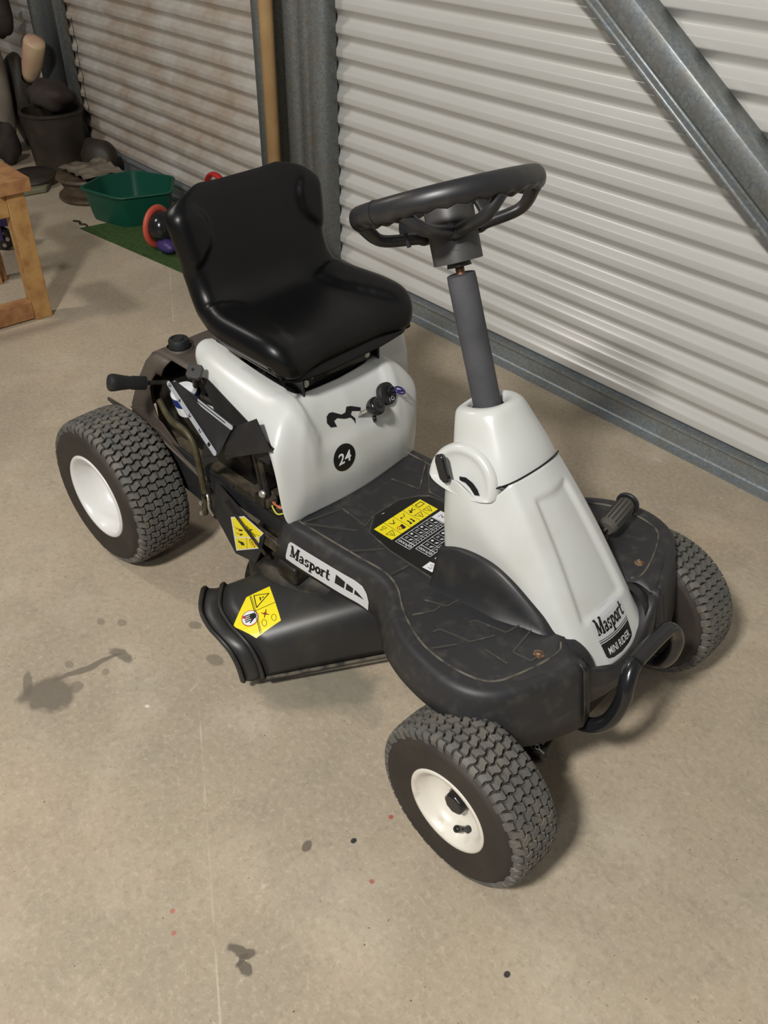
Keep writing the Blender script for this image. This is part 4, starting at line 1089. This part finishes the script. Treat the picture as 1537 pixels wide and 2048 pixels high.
# bonnet badge
word, ww = slab_word()
L_ = .088; k_ = .070 / ww
bu, bv = Vector((0, 1, 0)), Vector((-.56, 0, .83))
base_ = [(-.037, -.040), (-.030, -.043), (.0, -.046), (.030, -.043), (.037, -.040), (.041, .020), (.041, .032), (.036, .036), (0, .040), (-.036, .036), (-.041, .032), (-.041, .020)]
low = [(-.0365, -.0345), (-.033, -.039), (-.022, -.0415), (0, -.043), (.022, -.0415), (.033, -.039), (.0365, -.0345), (.0385, -.0125), (.028, -.0125), (.018, -.0125), (.008, -.0125), (-.008, -.0125), (-.018, -.0125), (-.028, -.0125), (-.0385, -.0125)]
wd = xf(word, .072 / ww, .027, -.036, .002)
bow = lambda polys, c=-.10 / .04: [[(x, y + 2.6 * x * x) for x, y in q] for q in polys]
lay = [([base_], M_dgry), (bow([low] + ribbon([(-.039 + .0078 * k, -.0098) for k in range(11)], .0016) + ribbon([(-.0392 + .00784 * k, -.0065) for k in range(11)], .0012) + wd), M_dblk), (bow(fit_text('MINI RIDER', -.028, -.0345, .030, -.0225, .006)), M_dwht)]
decal('bonnet_badge', (1.037, 0, .296), bu, bv, lay, bon, .006, G, label='grey badge low on the bonnet nose, black lettering over a black band')
# moulded mark on the wheel hub
hn = Vector((.62, -.785, .1)).normalized(); hp = Vector((.688, 0, .783)) + AX * .030 + hn * .034
decal('hub_mark', hp, AX.cross(hn), AX, [(ribbon([(-.007, .004), (.006, .007), (-.003, -.003), (.006, -.006)], .0013), M_line)], hub, .004, hub)
# side badge on the skirt
U_ = Vector((1, .03, .0)); 
def poly_px(p): return p
sb = [(-.101, -.021), (-.103, -.016), (-.100, .010), (-.096, .0155), (-.088, .017), (.058, .017), (.078, .014), (.090, .006), (.098, -.006), (.100, -.021)]
word2 = xf(word, .100 / ww, .021, -.092, -.010)
arrow = [[(.020, -.008), (.020, .009), (.042, .005), (.042, -.008)], [(.0455, -.008), (.0455, .0045), (.061, .0015), (.061, -.008)], [(.0645, -.008), (.0645, .001), (.086, -.0075), (.086, -.008)]]
decal('side_badge', (.582, -.176, .2405), (1, .030, .0), (0, .02, 1), [([sb], M_dgry), (word2 + arrow, M_dblk)], fp, .010, G, label='long grey badge on the footplate skirt with black lettering')
# floor decal: black field, yellow warning strip and control tables
fl_n = .2805
Fo = Vector((.60, 0, fl_n))
def F2(pts): return [(p[1] * -1, p[0] - .60) for p in pts]   # local (x,y) -> (u to the right hand side, v forward)
u2, v2 = Vector((0, -1, 0)), Vector((1, 0, 0))
field = [(.594, -.082), (.566, -.041), (.566, .022), (.583, .056), (.598, .071), (.72, .074), (.785, -.03), (.785, -.098), (.763, -.102), (.651, -.093)]
ye = [[(.590, -.071), (.590, .053), (.634, .053), (.634, -.071)]]
ylines = []
for yy in (-.046, -.021, .005, .029): ylines += ribbon(F2([(.590, yy), (.634, yy)]), .0008)
pict = []
def pt(x, y): return F2([(x, y)])[0]
for yy in (-.0585, .017 + .0, .041): 
    a = pt(.622, yy); pict += ribbon([(a[0] - .008, a[1] - .006), (a[0] - .008, a[1] + .007), (a[0] + .008, a[1]), (a[0] - .008, a[1] - .006)], .0011) if False else tri2(a[0], a[1], .0085, .0011)
    pict += ribbon([(a[0], a[1] - .004), (a[0] + .001, a[1] + .003)], .0012)
a = pt(.600, .041); pict += frame2(a[0] - .007, a[1] - .004, a[0] + .008, a[1] + .005, .0016)
a = pt(.601, .017); pict += ribbon([(a[0] - .006, a[1] + .004), (a[0] + .005, a[1] - .003)], .0018) + ribbon([(a[0] - .006, a[1] - .004), (a[0] + .004, a[1] + .004)], .0015) + [circ2(a[0] + .005, a[1] + .003, .003, 10)]
a = pt(.601, -.008); pict += ribbon([(a[0] - .007, a[1] - .004), (a[0] - .002, a[1] + .004), (a[0] + .005, a[1] + .001)], .0012) + [circ2(a[0] + .006, a[1] + .003, .002, 8)]
a = pt(.622, -.008); pict += [rect(a[0] - .006, a[1] - .006, a[0] - .003, a[1] + .004), rect(a[0] + .002, a[1] - .006, a[0] + .005, a[1] + .004), rect(a[0] - .006, a[1] + .003, a[0] - .001, a[1] + .006), rect(a[0] + .002, a[1] + .003, a[0] + .008, a[1] + .006)]
a = pt(.601, -.033); pict += ribbon([(a[0] - .006, a[1] - .005), (a[0] + .002, a[1] + .005), (a[0] + .007, a[1] - .003)], .0015) + ribbon([(a[0] - .003, a[1] + .004), (a[0] + .006, a[1] + .001)], .001)
a = pt(.622, -.033); pict += [[(a[0] - .008, a[1] - .006), (a[0] - .002, a[1] - .006), (a[0] + .002, a[1] + .006), (a[0] - .006, a[1] + .006)]]
redp = ring2(a[0] + .004, a[1] - .001, .0045, .0012, 12) + ribbon([(a[0] + .001, a[1] - .004), (a[0] + .007, a[1] + .002)], .001)
a = pt(.600, -.0585); pict += frame2(a[0] - .006, a[1] - .003, a[0] - .001, a[1] + .004, .001) + ring2(a[0] + .004, a[1] + .001, .0022, .001, 8)
wl = []
def table(x0, x1, ya, yb, ncol):
    """white line table: x0..x1 along the mower, ya..yb across"""
    o_ = []
    o_ += ribbon(F2([(x0, ya), (x1, ya), (x1, yb), (x0, yb), (x0, ya)]), .0010)
    xm = x0 + (x1 - x0) * .70; xm2 = x0 + (x1 - x0) * .82
    o_ += ribbon(F2([(xm, ya), (xm, yb)]), .0008) + ribbon(F2([(xm2, ya + .012), (xm2, yb)]), .0007)
    o_ += ribbon(F2([(x0, ya + .0135), (x1, ya + .0135)]), .0008) + ribbon(F2([(x0, ya + .0150), (x1, ya + .0150)]), .0006)
    st = (yb - ya - .015) / ncol
    for k in range(ncol):
        y = ya + .015 + st * k
        if k: o_ += ribbon(F2([(x0, y), (x1, y)]), .0007)
        a = pt(x0 + (x1 - x0) * .20, y + st * .5); o_ += [circ2(a[0], a[1], .0026, 10)] if k % 2 else ribbon([(a[0] - .003, a[1] + .002), (a[0] + .003, a[1] + .002)], .001) + ribbon([(a[0] - .003, a[1] - .001), (a[0] + .003, a[1] - .001)], .001)
        a = pt(x0 + (x1 - x0) * .50, y + st * .5); o_ += [circ2(a[0], a[1], .0022, 8)] + ribbon([(a[0] - .003, a[1] + .003), (a[0] + .003, a[1] - .002)], .0014)
        a = pt(x0 + (x1 - x0) * .90, y + st * .5); o_ += [circ2(a[0], a[1], .0013, 6)]
    a = pt(x0 + .005, ya + .0065); o_ += ring2(a[0], a[1], .0022, .0013, 10)
    o_ += [[(q[0], q[1]) for q in pg] for pg in []]
    for k, ch in enumerate('OIR'):
        a = pt(x0 + .0105 + k * .0045, ya + .0065)
        if ch == 'O': o_ += ring2(a[0], a[1], .0019, .0011, 10, .0026)
        elif ch == 'I': o_ += ribbon([(a[0] - .0026, a[1]), (a[0] + .0026, a[1])], .0012)
        else: o_ += ribbon([(a[0] - .0026, a[1] - .001), (a[0] + .0026, a[1] - .001)], .0011) + ring2(a[0] + .001, a[1] + .0006, .0015, .0009, 8)
    a = pt(x1 - .005, ya + .007); o_ += ring2(a[0], a[1], .0027, .0011, 10) + [circ2(a[0], a[1], .001, 6)]
    return o_
wl += table(.6415, .6745, -.070, .026, 6) + table(.6810, .7140, -.061, .040, 6)
wp = [F2(q) for q in ([(.6415, .027), (.6415, .052), (.674, .052), (.674, .028)], [(.681, .041), (.681, .062), (.713, .062), (.713, .041)], [(.7225, -.091), (.7225, -.071), (.744, -.069), (.744, -.091)], [(.7225, -.059), (.7225, -.040), (.744, -.040), (.744, -.059)])]
mini = []
a = pt(.654, .040); mini += ribbon([(a[0] - .006, a[1] + .004), (a[0] + .003, a[1] + .004)], .001) + ribbon([(a[0] + .002, a[1] + .003), (a[0] - .003, a[1] - .002)], .0016) + ribbon([(a[0] - .004, a[1] - .004), (a[0] + .005, a[1] - .004)], .001)
a = pt(.733, -.080); mini += ring2(a[0] - .003, a[1] - .001, .0022, .0006, 9) + ribbon([(a[0] + .001, a[1] + .003), (a[0] + .005, a[1] + .003), (a[0] + .005, a[1] - .003)], .0012) + ribbon([(a[0] - .006, a[1] + .006), (a[0] + .003, a[1] + .006)], .0006)
a = pt(.733, -.065); yb_ = ribbon([(a[0] - .004, a[1] - .003), (a[0] + .003, a[1] + .003)], .0022)
tick = [ribbon(F2([(.571, -.030), (.571, -.024)]), .0010)[0]]
decal('floor_decal', Fo, u2, v2, [([F2(field)], M_dblk), ([F2(q) for q in ye] + yb_, M_yel), (ylines + pict + [], M_dblk), (redp, M_dred), (wl + wp + tick, M_dwht), (mini, M_dblk)], fp, .03, G, label='black floor decal with a yellow warning strip and white control tables')
# small white and yellow arrow mark on the near fender
decal('arrow_mark', (.806, -.186, .2995), (-.45, 1, 0), (1, .3, .15), [([rect(-.008, -.002, -.003, .003), rect(-.002, -.001, .002, .001), rect(-.008, .004, .001, .0052)], M_dwht), (ribbon([(.008, .001), (.019, .005)], .0016), M_yel)], fp, None, G)

# chute warning sticker, two panels
cy = [(.469, -.312), (.441, -.256), (.456, -.212), (.529, -.249), (.515, -.297)]
co = Vector((.486, -.262, .15)); cu_ = Vector((.529 - .456, -.249 + .212, 0)).normalized(); cv_ = Vector((0, 0, 1)).cross(cu_)
def C2(p): d_ = Vector((p[0] - co.x, p[1] - co.y, 0)); return (d_.dot(cu_), d_.dot(cv_))
A_, B_, Cc, D_, E_, Mt, Mb = [C2(p) for p in (cy[0], cy[1], cy[2], cy[3], cy[4], (.445, -.251), (.516, -.288))]
def l2(a, b_, t): return (a[0] + (b_[0] - a[0]) * t, a[1] + (b_[1] - a[1]) * t)
ln = ribbon([Mt, Mb], .0012) + ribbon([l2(Mt, Cc, .06), l2(Mb, D_, .06)], .0008) + ribbon([l2(l2(Mt, Mb, .46), Mt, 0), l2(Cc, D_, .52)], .0009)
q1 = l2(l2(Mt, Mb, .22), l2(Cc, D_, .22), .5)
tr_ = [l2(l2(Mt, Mb, .04), l2(Cc, D_, .04), .18), l2(l2(Mt, Mb, .40), l2(Cc, D_, .40), .14), l2(l2(Mt, Mb, .20), l2(Cc, D_, .20), .86)]
ln += ribbon(tr_ + [tr_[0]], .0016)
ln += ribbon([l2(q1, tr_[0], .25), l2(q1, tr_[1], .25)], .0022) + ribbon([l2(q1, tr_[2], .25), q1], .0018)
q2 = l2(l2(Mt, Mb, .64), l2(Cc, D_, .68), .42)
ln += [circ2(q2[0], q2[1], .0032, 8)] + ribbon([(q2[0] - .007, q2[1] + .004), (q2[0] + .007, q2[1] - .003)], .0014) + ribbon([(q2[0] - .004, q2[1] - .006), (q2[0] + .005, q2[1] + .006)], .0014)
q3 = l2(l2(Mt, Mb, .84), l2(Cc, D_, .86), .28); q4 = l2(l2(Mt, Mb, .84), l2(Cc, D_, .86), .74)
thin = ring2(q3[0], q3[1], .0062, .0007, 14, .0042) + ring2(q4[0], q4[1], .0062, .0007, 14, .0042)
hc = l2(l2(B_, Mt, .5), l2(E_, Mb, .6), .66); hc = ((A_[0] + B_[0] + E_[0] + Mb[0] + Mt[0]) / 5 + .004, (A_[1] + B_[1] + E_[1] + Mb[1] + Mt[1]) / 5 + .001)
hand = [circ2(hc[0] - .001, hc[1] + .006, .0062, 14)]
for k in range(4): hand += ribbon([(hc[0] - .006 + k * .0036, hc[1] + .004), (hc[0] - .0068 + k * .0040, hc[1] - .0095)], .0023)
hand += ribbon([(hc[0] + .004, hc[1] + .006), (hc[0] + .0095, hc[1] - .002)], .0024)
decal('chute_warning_sticker', co, cu_, cv_, [([[A_, B_, Cc, D_, E_]], M_yel), ([circ2(hc[0], hc[1], .0158, 28)], M_dred), ([circ2(hc[0], hc[1], .0143, 28)], M_dwht), (ln + hand + thin, M_dblk), ([[(hc[0] - .009, hc[1] - .011), (hc[0] - .001, hc[1] - .004), (hc[0] - .004, hc[1] - .0135)], circ2(q2[0], q2[1], .0028, 8)], M_dred)], chute, .012, G, label='yellow warning sticker with a crossed hand on the discharge chute')
# hanging guard sticker
gx = [(.3015, .158), (.3015, .252), (.338, .256), (.405, .232), (.394, .214), (.385, .182), (.303, .150)]
g0 = Vector((.35, -.1862, .20))
def Gp(x, z): return (x - .35, z - .20)
out_ = [Gp(.322, .146), Gp(.322, .226), Gp(.360, .244), Gp(.418, .228), Gp(.405, .208), Gp(.400, .178), Gp(.395, .176)]
out_ = [Gp(.327, .1475), Gp(.322, .2285), Gp(.366, .2545), Gp(.4205, .2440), Gp(.4065, .2260), Gp(.400, .1955)]
cx_ = sum(p[0] for p in out_) / 6; cy_2 = sum(p[1] for p in out_) / 6
inn = [(cx_ + (p[0] - cx_) * .93, cy_2 + (p[1] - cy_2) * .93) for p in out_]
i0, i1, i4, i5 = inn[0], inn[1], inn[4], inn[5]
mA = l2(inn[0], inn[1], .40); mB = l2(inn[5], inn[4], .95)
gl = [] 
gw = ribbon([mA, mB], .0022)
gl += ribbon([l2(mA, mB, .5), l2(inn[0], inn[5], .5)], .0008) + ribbon([l2(inn[0], inn[1], .74), l2(mB, inn[3], .4)], .0006)
b1 = l2(l2(mA, inn[0], .5), l2(mB, inn[5], .5), .25); gl += [rect(b1[0] - .009, b1[1] - .002, b1[0] + .003, b1[1] + .003), [(b1[0] - .002, b1[1] - .005), (b1[0] + .010, b1[1] + .0), (b1[0] + .008, b1[1] + .006), (b1[0] - .001, b1[1] + .005)]]
b2 = l2(l2(mA, inn[0], .5), l2(mB, inn[5], .5), .75); gr = ring2(b2[0], b2[1], .0085, .0011, 18) + ribbon([(b2[0] - .006, b2[1] + .006), (b2[0] + .006, b2[1] - .006)], .0012)
gl += ring2(b2[0], b2[1], .0035, .001, 8)
b3 = l2(mA, inn[1], .55); b3 = (b3[0] + .014, b3[1] + .002)
gl += [[(b3[0] + .004, b3[1] - .002), (b3[0] + .014, b3[1] + .003), (b3[0] + .014, b3[1] + .006), (b3[0] + .003, b3[1] + .002)], [(b3[0] + .005, b3[1] - .013), (b3[0] + .014, b3[1] - .006), (b3[0] + .014, b3[1] - .003), (b3[0] + .004, b3[1] - .009)]]
gr += ribbon([(b3[0] - .006, b3[1] - .001), (b3[0] + .004, b3[1] + .002)], .0014) + ribbon([(b3[0] - .006, b3[1] - .012), (b3[0] + .004, b3[1] - .009)], .0014)
b4 = (.0325, .022 + .004); gl += ribbon([(b4[0] - .012, b4[1] + .008), (b4[0] - .002, b4[1] + .004), (b4[0] + .004, b4[1] + .008)], .0022) + ribbon([(b4[0] - .004, b4[1] + .002), (b4[0] + .012, b4[1] - .004)], .0026)
decal('guard_warning_sticker', g0, (1, 0, 0), (0, 0, 1), [([out_], M_dwht), ([inn], M_yel), (gw, M_dwht), (gl, M_dblk), (gr, M_dred)], None, None, guard, label='yellow warning sticker in a white border on the guard behind the rear wheel')
# silver scales on the quadrant with numerals 1 to 5
qu = (qd - qf).normalized(); 
def scale(a, b_, w, nums, nm):
    a, b_ = Vector(a), Vector(b_); U = (b_ - a); ln_ = U.length; U.normalize(); V = qn.cross(U); r_ = w / 2
    capA = [(-r_ * math.sin(t), r_ * math.cos(t)) for t in [PI * k / 8 for k in range(9)]]; capB = [(ln_ + r_ * math.sin(t), -r_ * math.cos(t)) for t in [PI * k / 8 for k in range(9)]]
    lay = [([capA + capB], M_silver)]
    blk = []
    if nums:
        for s_, t in nums: blk += [[(x, y) for x, y in q] for q in [[(t * ln_ + (p[1]) * 1.0, -p[0]) for p in q] for q in fit_text(s_, -.0035, -.0035, .0035, .0035, .01)]]
    else:
        blk += ribbon([(ln_ * .14, 0), (ln_ * .90, 0)], .0018)
    lay.append((blk, M_dblk)); decal(nm, a + qn * .0002, U, V, lay, None, None, quad, lift=.0005)
scale((.1895, -.1935, .4684), (.3412, -.2165, .3985), .0100, [('5', .03), ('4', .25), ('3', .47), ('2', .69), ('1', .88)], 'gear_scale')
scale((.2017, -.1885, .4722), (.3653, -.1925, .451), .0085, None, 'range_scale')

# ================================================================== things at the back of the shed
# trestle of pine timber at the left edge
tr = empty('wooden_trestle', (-2.762, .90, 0), 0, 'pine timber trestle standing at the left edge, one leg in view', 'trestle')
def tpart(nm, m, fn, bev=.002):
    bm = NB(); fn(bm); return link(nm, bm, m, tr, bevel=bev)
tpart('leg', M_pine, lambda b: box(b, -.024, .024, -.030, .026, 0, .405))
tpart('leg', M_pine, lambda b: box(b, -.024, .024, -.60, -.545, 0, .405))
tpart('leg', M_pinered, lambda b: box(b, -.40, -.352, -.030, .026, 0, .405))
tpart('foot_rail', M_pinered, lambda b: box(b, -.028, .016, -.545, -.030, .004, .062))
tpart('top_rail', M_pine, lambda b: box(b, -.020, .020, -.545, -.030, .335, .40))
tpart('bearer', M_pinered, lambda b: box(b, -.20, .045, -.055, .045, .405, .445))
tpart('foot_block', M_pinered, lambda b: box(b, -.37, -.33, -.09, .0, .0, .05))

# green tub
tb = [(-3.51, 1.408), (-3.594, 1.54), (-3.577, 1.685), (-3.400, 1.775), (-3.225, 1.665), (-3.29, 1.464)]
cx0 = sum(p[0] for p in tb) / 6; cy0 = sum(p[1] for p in tb) / 6
tub = empty('green_tub', (cx0, cy0, 0), 0, 'empty six-sided green plastic tub standing on the green mat', 'tub')
def rounded(poly, r=.15, n=4):
    out = []
    m_ = len(poly)
    for i in range(m_):
        a, b_, c = Vector((*poly[i - 1], 0)), Vector((*poly[i], 0)), Vector((*poly[(i + 1) % m_], 0))
        p, q = b_.lerp(a, r), b_.lerp(c, r)
        for k in range(n + 1):
            t = k / n; out.append(p.lerp(b_, t).lerp(b_.lerp(q, t), t))
    return [(v.x, v.y) for v in out]
tr_p = rounded([(p[0] - cx0, p[1] - cy0) for p in tb])
def lvl(f, z): return [(x * f, y * f, z) for x, y in tr_p]
bm = NB(); V = grid(bm, [lvl(.84, .0045), lvl(.87, .03), lvl(.97, .122), lvl(1.0, .124), lvl(1.0, .130), lvl(.955, .130), lvl(.85, .035), lvl(.80, .010)], closed_u=True)
bm.faces.new(V[0]); bm.faces.new(V[-1]); link('body', bm, M_tub, tub, smooth=True, autos=40)
bm = NB(); tube(bm, lvl(1.0, .127), (.006, .004), 8, closed=True); link('rim', bm, M_tub, tub, smooth=True)

bm = NB(); prism(bm, [(-3.425, 1.345, 0.0005), (-2.60, 1.455, .0005), (-2.62, 1.76, .0005), (-3.38, 1.74, .0005)], (0, 0, .0035))
tag(link('green_mat', bm, M_mat), 'flat rectangular green mat lying under the tub', 'mat')

# cable spool wrapped in clear film
sp = empty('cable_spool', (-3.765, 1.565, 0), 0, 'brown cable spool with clear plastic film on top, left of the green tub', 'spool')
bm = NB(); lathe(bm, [(0, .004), (.135, .004), (.140, .010), (.138, .020), (0, .021)], (0, 0, 0), (0, 0, 1), 40); link('lower_flange', bm, M_spool, sp, autos=40)
bm = NB(); lathe(bm, [(.11, .02), (.118, .035), (.112, .05), (.12, .065), (.112, .08)], (0, 0, 0), (0, 0, 1), 36); link('wound_cable', bm, M_spool, sp, smooth=True)
bm = NB(); lathe(bm, [(.02, .085), (.135, .083), (.14, .09), (.135, .10), (.06, .102), (.055, .112), (.02, .112), (.018, .085)], (0, 0, 0), (0, 0, 1), 40); link('upper_flange', bm, M_spool, sp, autos=40)
rnd = random.Random(3)
def film(nx, ny, x0, x1, y0, y1, z, amp, m_, parent, nm):
    bm = NB(); hh = [[rnd.random() * amp for _ in range(ny)] for _ in range(nx)]
    grid(bm, [[(x0 + (x1 - x0) * i / (nx - 1) + (rnd.random() - .5) * .012, y0 + (y1 - y0) * j / (ny - 1) + (rnd.random() - .5) * .012, z + hh[i][j]) for j in range(ny)] for i in range(nx)])
    return link(nm, bm, m_, parent, smooth=True, sub=1, solid=.0006)
film(12, 9, -.10, .16, -.09, .10, .108, .030, M_film, sp, 'plastic_film')
dk_ = empty('dark_disc', (-4.07, 1.43, 0), 0, 'flat dark disc lying on a pale plastic sheet beside the spool', 'disc')
bm = NB(); lathe(bm, [(0, .030), (.10, .030), (.108, .036), (.104, .046), (.05, .05), (0, .052)], (0, 0, 0), (.05, -.05, 1), 36); link('disc_plate', bm, M_bin, dk_, smooth=True)
bm = NB(); prism(bm, [(-.10, -.16, .0), (.13, -.11, .0), (.14, .0, .0), (.04, .07, .0), (-.12, .06, .0)], (0, 0, .026)); link('plastic_sheet', bm, mat('pale_green_sheet', srgb(118, 118, 96), .4), dk_, bevel=.008)

# dark bin, drum and hanging things by the far post
bn = empty('dark_bin', (-4.265, 1.65, 0), 0, 'dark round bin standing in front of the far wall post', 'bin')
bm = NB(); lathe(bm, [(.115, 0), (.135, .235), (.142, .24), (.142, .252), (.128, .252), (.108, .01), (0, .01)], (0, 0, 0), (0, 0, 1), 36); link('body', bm, M_bin, bn, autos=40)
def blob(nm, c, r, m_, seed, label, cat, amp=.25, sq=(1, 1, 1), rot=None):
    bm = NB(); bmesh.ops.create_icosphere(bm, subdivisions=4, radius=1); rr_ = random.Random(seed)
    ks = [(Vector((rr_.uniform(-1, 1), rr_.uniform(-1, 1), rr_.uniform(-1, 1))).normalized() * rr_.uniform(2, 7), rr_.uniform(0, 6), rr_.uniform(.3, 1)) for _ in range(12)]
    for v in bm.verts:
        p = v.co.copy(); d_ = sum(math.sin(k.dot(p) + ph) * a for k, ph, a in ks) / 12
        v.co = Vector((p.x * r[0], p.y * r[1], p.z * r[2])) * (1 + amp * d_ * 2)
        if rot: v.co = rot @ v.co
    zmin = min(v.co.z for v in bm.verts) + c[2]
    o = link(nm, bm, m_, None, smooth=True); o.location = c
    return tag(o, label, cat)
bm = NB()
blob('crumpled_bag', (-4.225, 1.64, .32), (.100, .10, .065), M_darkcloth, 5, 'dark crumpled cloth bag heaped on top of the dark bin', 'bag', .32)
blob('dark_heap', (-3.985, 1.72, .085), (.115, .070, .085), M_bin, 9, 'dark heap of rags against the wall right of the bin', 'rags', .2)
blob('dark_bundle', (-4.435, 1.47, .100), (.070, .060, .10), M_darkcloth, 31, 'low dark bundle on the floor left of the dark bin', 'bundle', .3)
blob('tall_dark_bag', (-4.70, 1.68, .215), (.10, .07, .21), M_bin, 33, 'tall dark bag in the corner behind the pale sack', 'bag', .25)
blob('pale_sack', (-4.605, 1.545, .290), (.070, .060, .265), M_sack, 12, 'tall pale sack standing at the left edge of the picture', 'sack', .26)
blob('dark_jacket', (-4.74, 1.68, .60), (.10, .06, .13), M_darkcloth, 15, 'dark jacket bunched up high at the far left edge', 'jacket', .25)
blob('grey_rag', (-4.55, 1.33, .075), (.07, .08, .085), M_darkcloth, 21, 'grey rag on the floor at the far left edge', 'rag', .25)
bt = empty('pink_bottle', (-4.36, 1.66, .335), 0, 'pinkish bottle leaning against the far wall post', 'bottle')
ax2 = Vector((.62, .10, 1)).normalized()
bm = NB(); lathe(bm, [(0, 0), (.030, .0), (.038, .03), (.044, .08), (.047, .15), (.047, .19), (.043, .202), (.020, .206), (0, .206)], (-.045, -.02, .02), ax2, 26); link('body', bm, M_pink, bt, smooth=True)
bm = NB(); lathe(bm, [(.028, -.07), (.034, -.03), (.038, .0)], (-.045, -.02, .02), ax2, 20); link('neck', bm, M_darkcloth, bt, smooth=True)
# thin wire hanging over the ribs
bm = NB(); wpts = []
for i in range(60):
    z = .60 - i * .0078; ph = (z - .0735) / .0645 * 2 * PI
    wpts.append((-4.285 + .006 * math.sin(ph * .5), 1.8385, z))
tube(bm, [(x - .0045 * math.cos((z - .0735) / .0645 * 2 * PI), y, z) for x, y, z in wpts], .0014, 6)
tag(link('hanging_wire', bm, M_slot), 'thin black wavy wire hanging down the sheets beside the far post', 'wire')

# timber pole leaning on the middle post
pl_ = empty('timber_pole', (-2.52, 1.69, 0), 0, 'round pale timber pole standing against the middle wall post', 'pole')
bm = NB(); tube(bm, [(-.008, 0, 0), (-.004, .012, 1.5), (.0, .022, 2.6)], .0225, 18); link('shaft', bm, M_pole, pl_, smooth=True)
bm = NB(); bar(bm, (-.035, 0, .0), (-.030, .005, .47), .006, .02); link('strap', bm, M_slot, pl_)

# ear defenders half hidden behind the seat, resting on the mat
ed = empty('ear_defenders', (-3.02, 1.50, .0065), 0, 'black and faded red ear defenders lying on the green mat beside the tub', 'ear defenders')
ea = Vector((.95, .28, .1)).normalized()
c0 = Vector((-.02, -.01, .078))
bm = NB(); tube(bm, [c0 + (Vector((-.28, .95, 0)) * math.cos(t) * .058 + Vector((0, .05, 1)) * math.sin(t) * .066) for t in [2 * PI * k / 28 for k in range(28)]], (.014, .010), 10, closed=True, up=ea); link('ear_cushion', bm, M_sred, ed, smooth=True)
bm = NB(); lathe(bm, [(0, .0), (.050, .0), (.060, .02), (.056, .06), (.03, .075), (0, .078)], c0, ea, 28); link('cup', bm, M_gloss, ed, smooth=True)
bm = NB(); bmesh.ops.create_uvsphere(bm, u_segments=20, v_segments=12, radius=.03)
for v in bm.verts: v.co = Vector((v.co.x * 1.8 + .05, v.co.y - .02, v.co.z * .9 + .027))
link('base_pad', bm, M_purple, ed, smooth=True)
bm = NB(); tube(bm, spline([(-3.145, 1.786, .150), (-3.12, 1.782, .195), (-3.075, 1.78, .212), (-3.03, 1.782, .198), (-3.01, 1.786, .15), (-3.02, 1.79, .06), (-3.06, 1.79, .014), (-3.12, 1.79, .03)], 6, closed=True), (.014, .009), 12, closed=True)
tag(link('red_ring', bm, M_red), 'red plastic ring propped against the wall sheets behind the seat', 'ring')
# small wheeled object behind the trestle
tw = empty('trolley_wheel', (-3.40, 1.03, 0), .9, 'small black castor with shiny bolts behind the trestle leg', 'castor')
bm = NB(); lathe(bm, [(0, -.012), (.034, -.012), (.042, -.010), (.044, 0), (.042, .010), (.034, .012), (0, .012)], (0, 0, .0442), (0, 1, 0), 30); link('wheel', bm, M_gloss, tw, autos=40)
for k in range(5):
    bm = NB(); a = 2 * PI * k / 5; lathe(bm, [(.008, 0), (.008, .002), (0, .003)], (.024 * math.cos(a), -.012, .0442 + .024 * math.sin(a)), (0, -1, 0), 10); link('bolt', bm, M_bolt, tw)
bm = NB(); box(bm, -.05, .04, -.02, .03, .095, .20); box(bm, -.012, .012, -.020, -.016, .04, .10); box(bm, -.012, .012, .016, .020, .04, .10); link('housing', bm, M_purple, tw, bevel=.006)
# twig
bm = NB(); tube(bm, spline([(-3.52, 1.36, .004), (-3.49, 1.375, .006), (-3.47, 1.365, .004), (-3.445, 1.38, .005), (-3.42, 1.372, .004)], 4), .0035, 6)
tag(link('twig', bm, M_bin), 'short brown twig on the concrete at the corner of the green mat', 'twig')
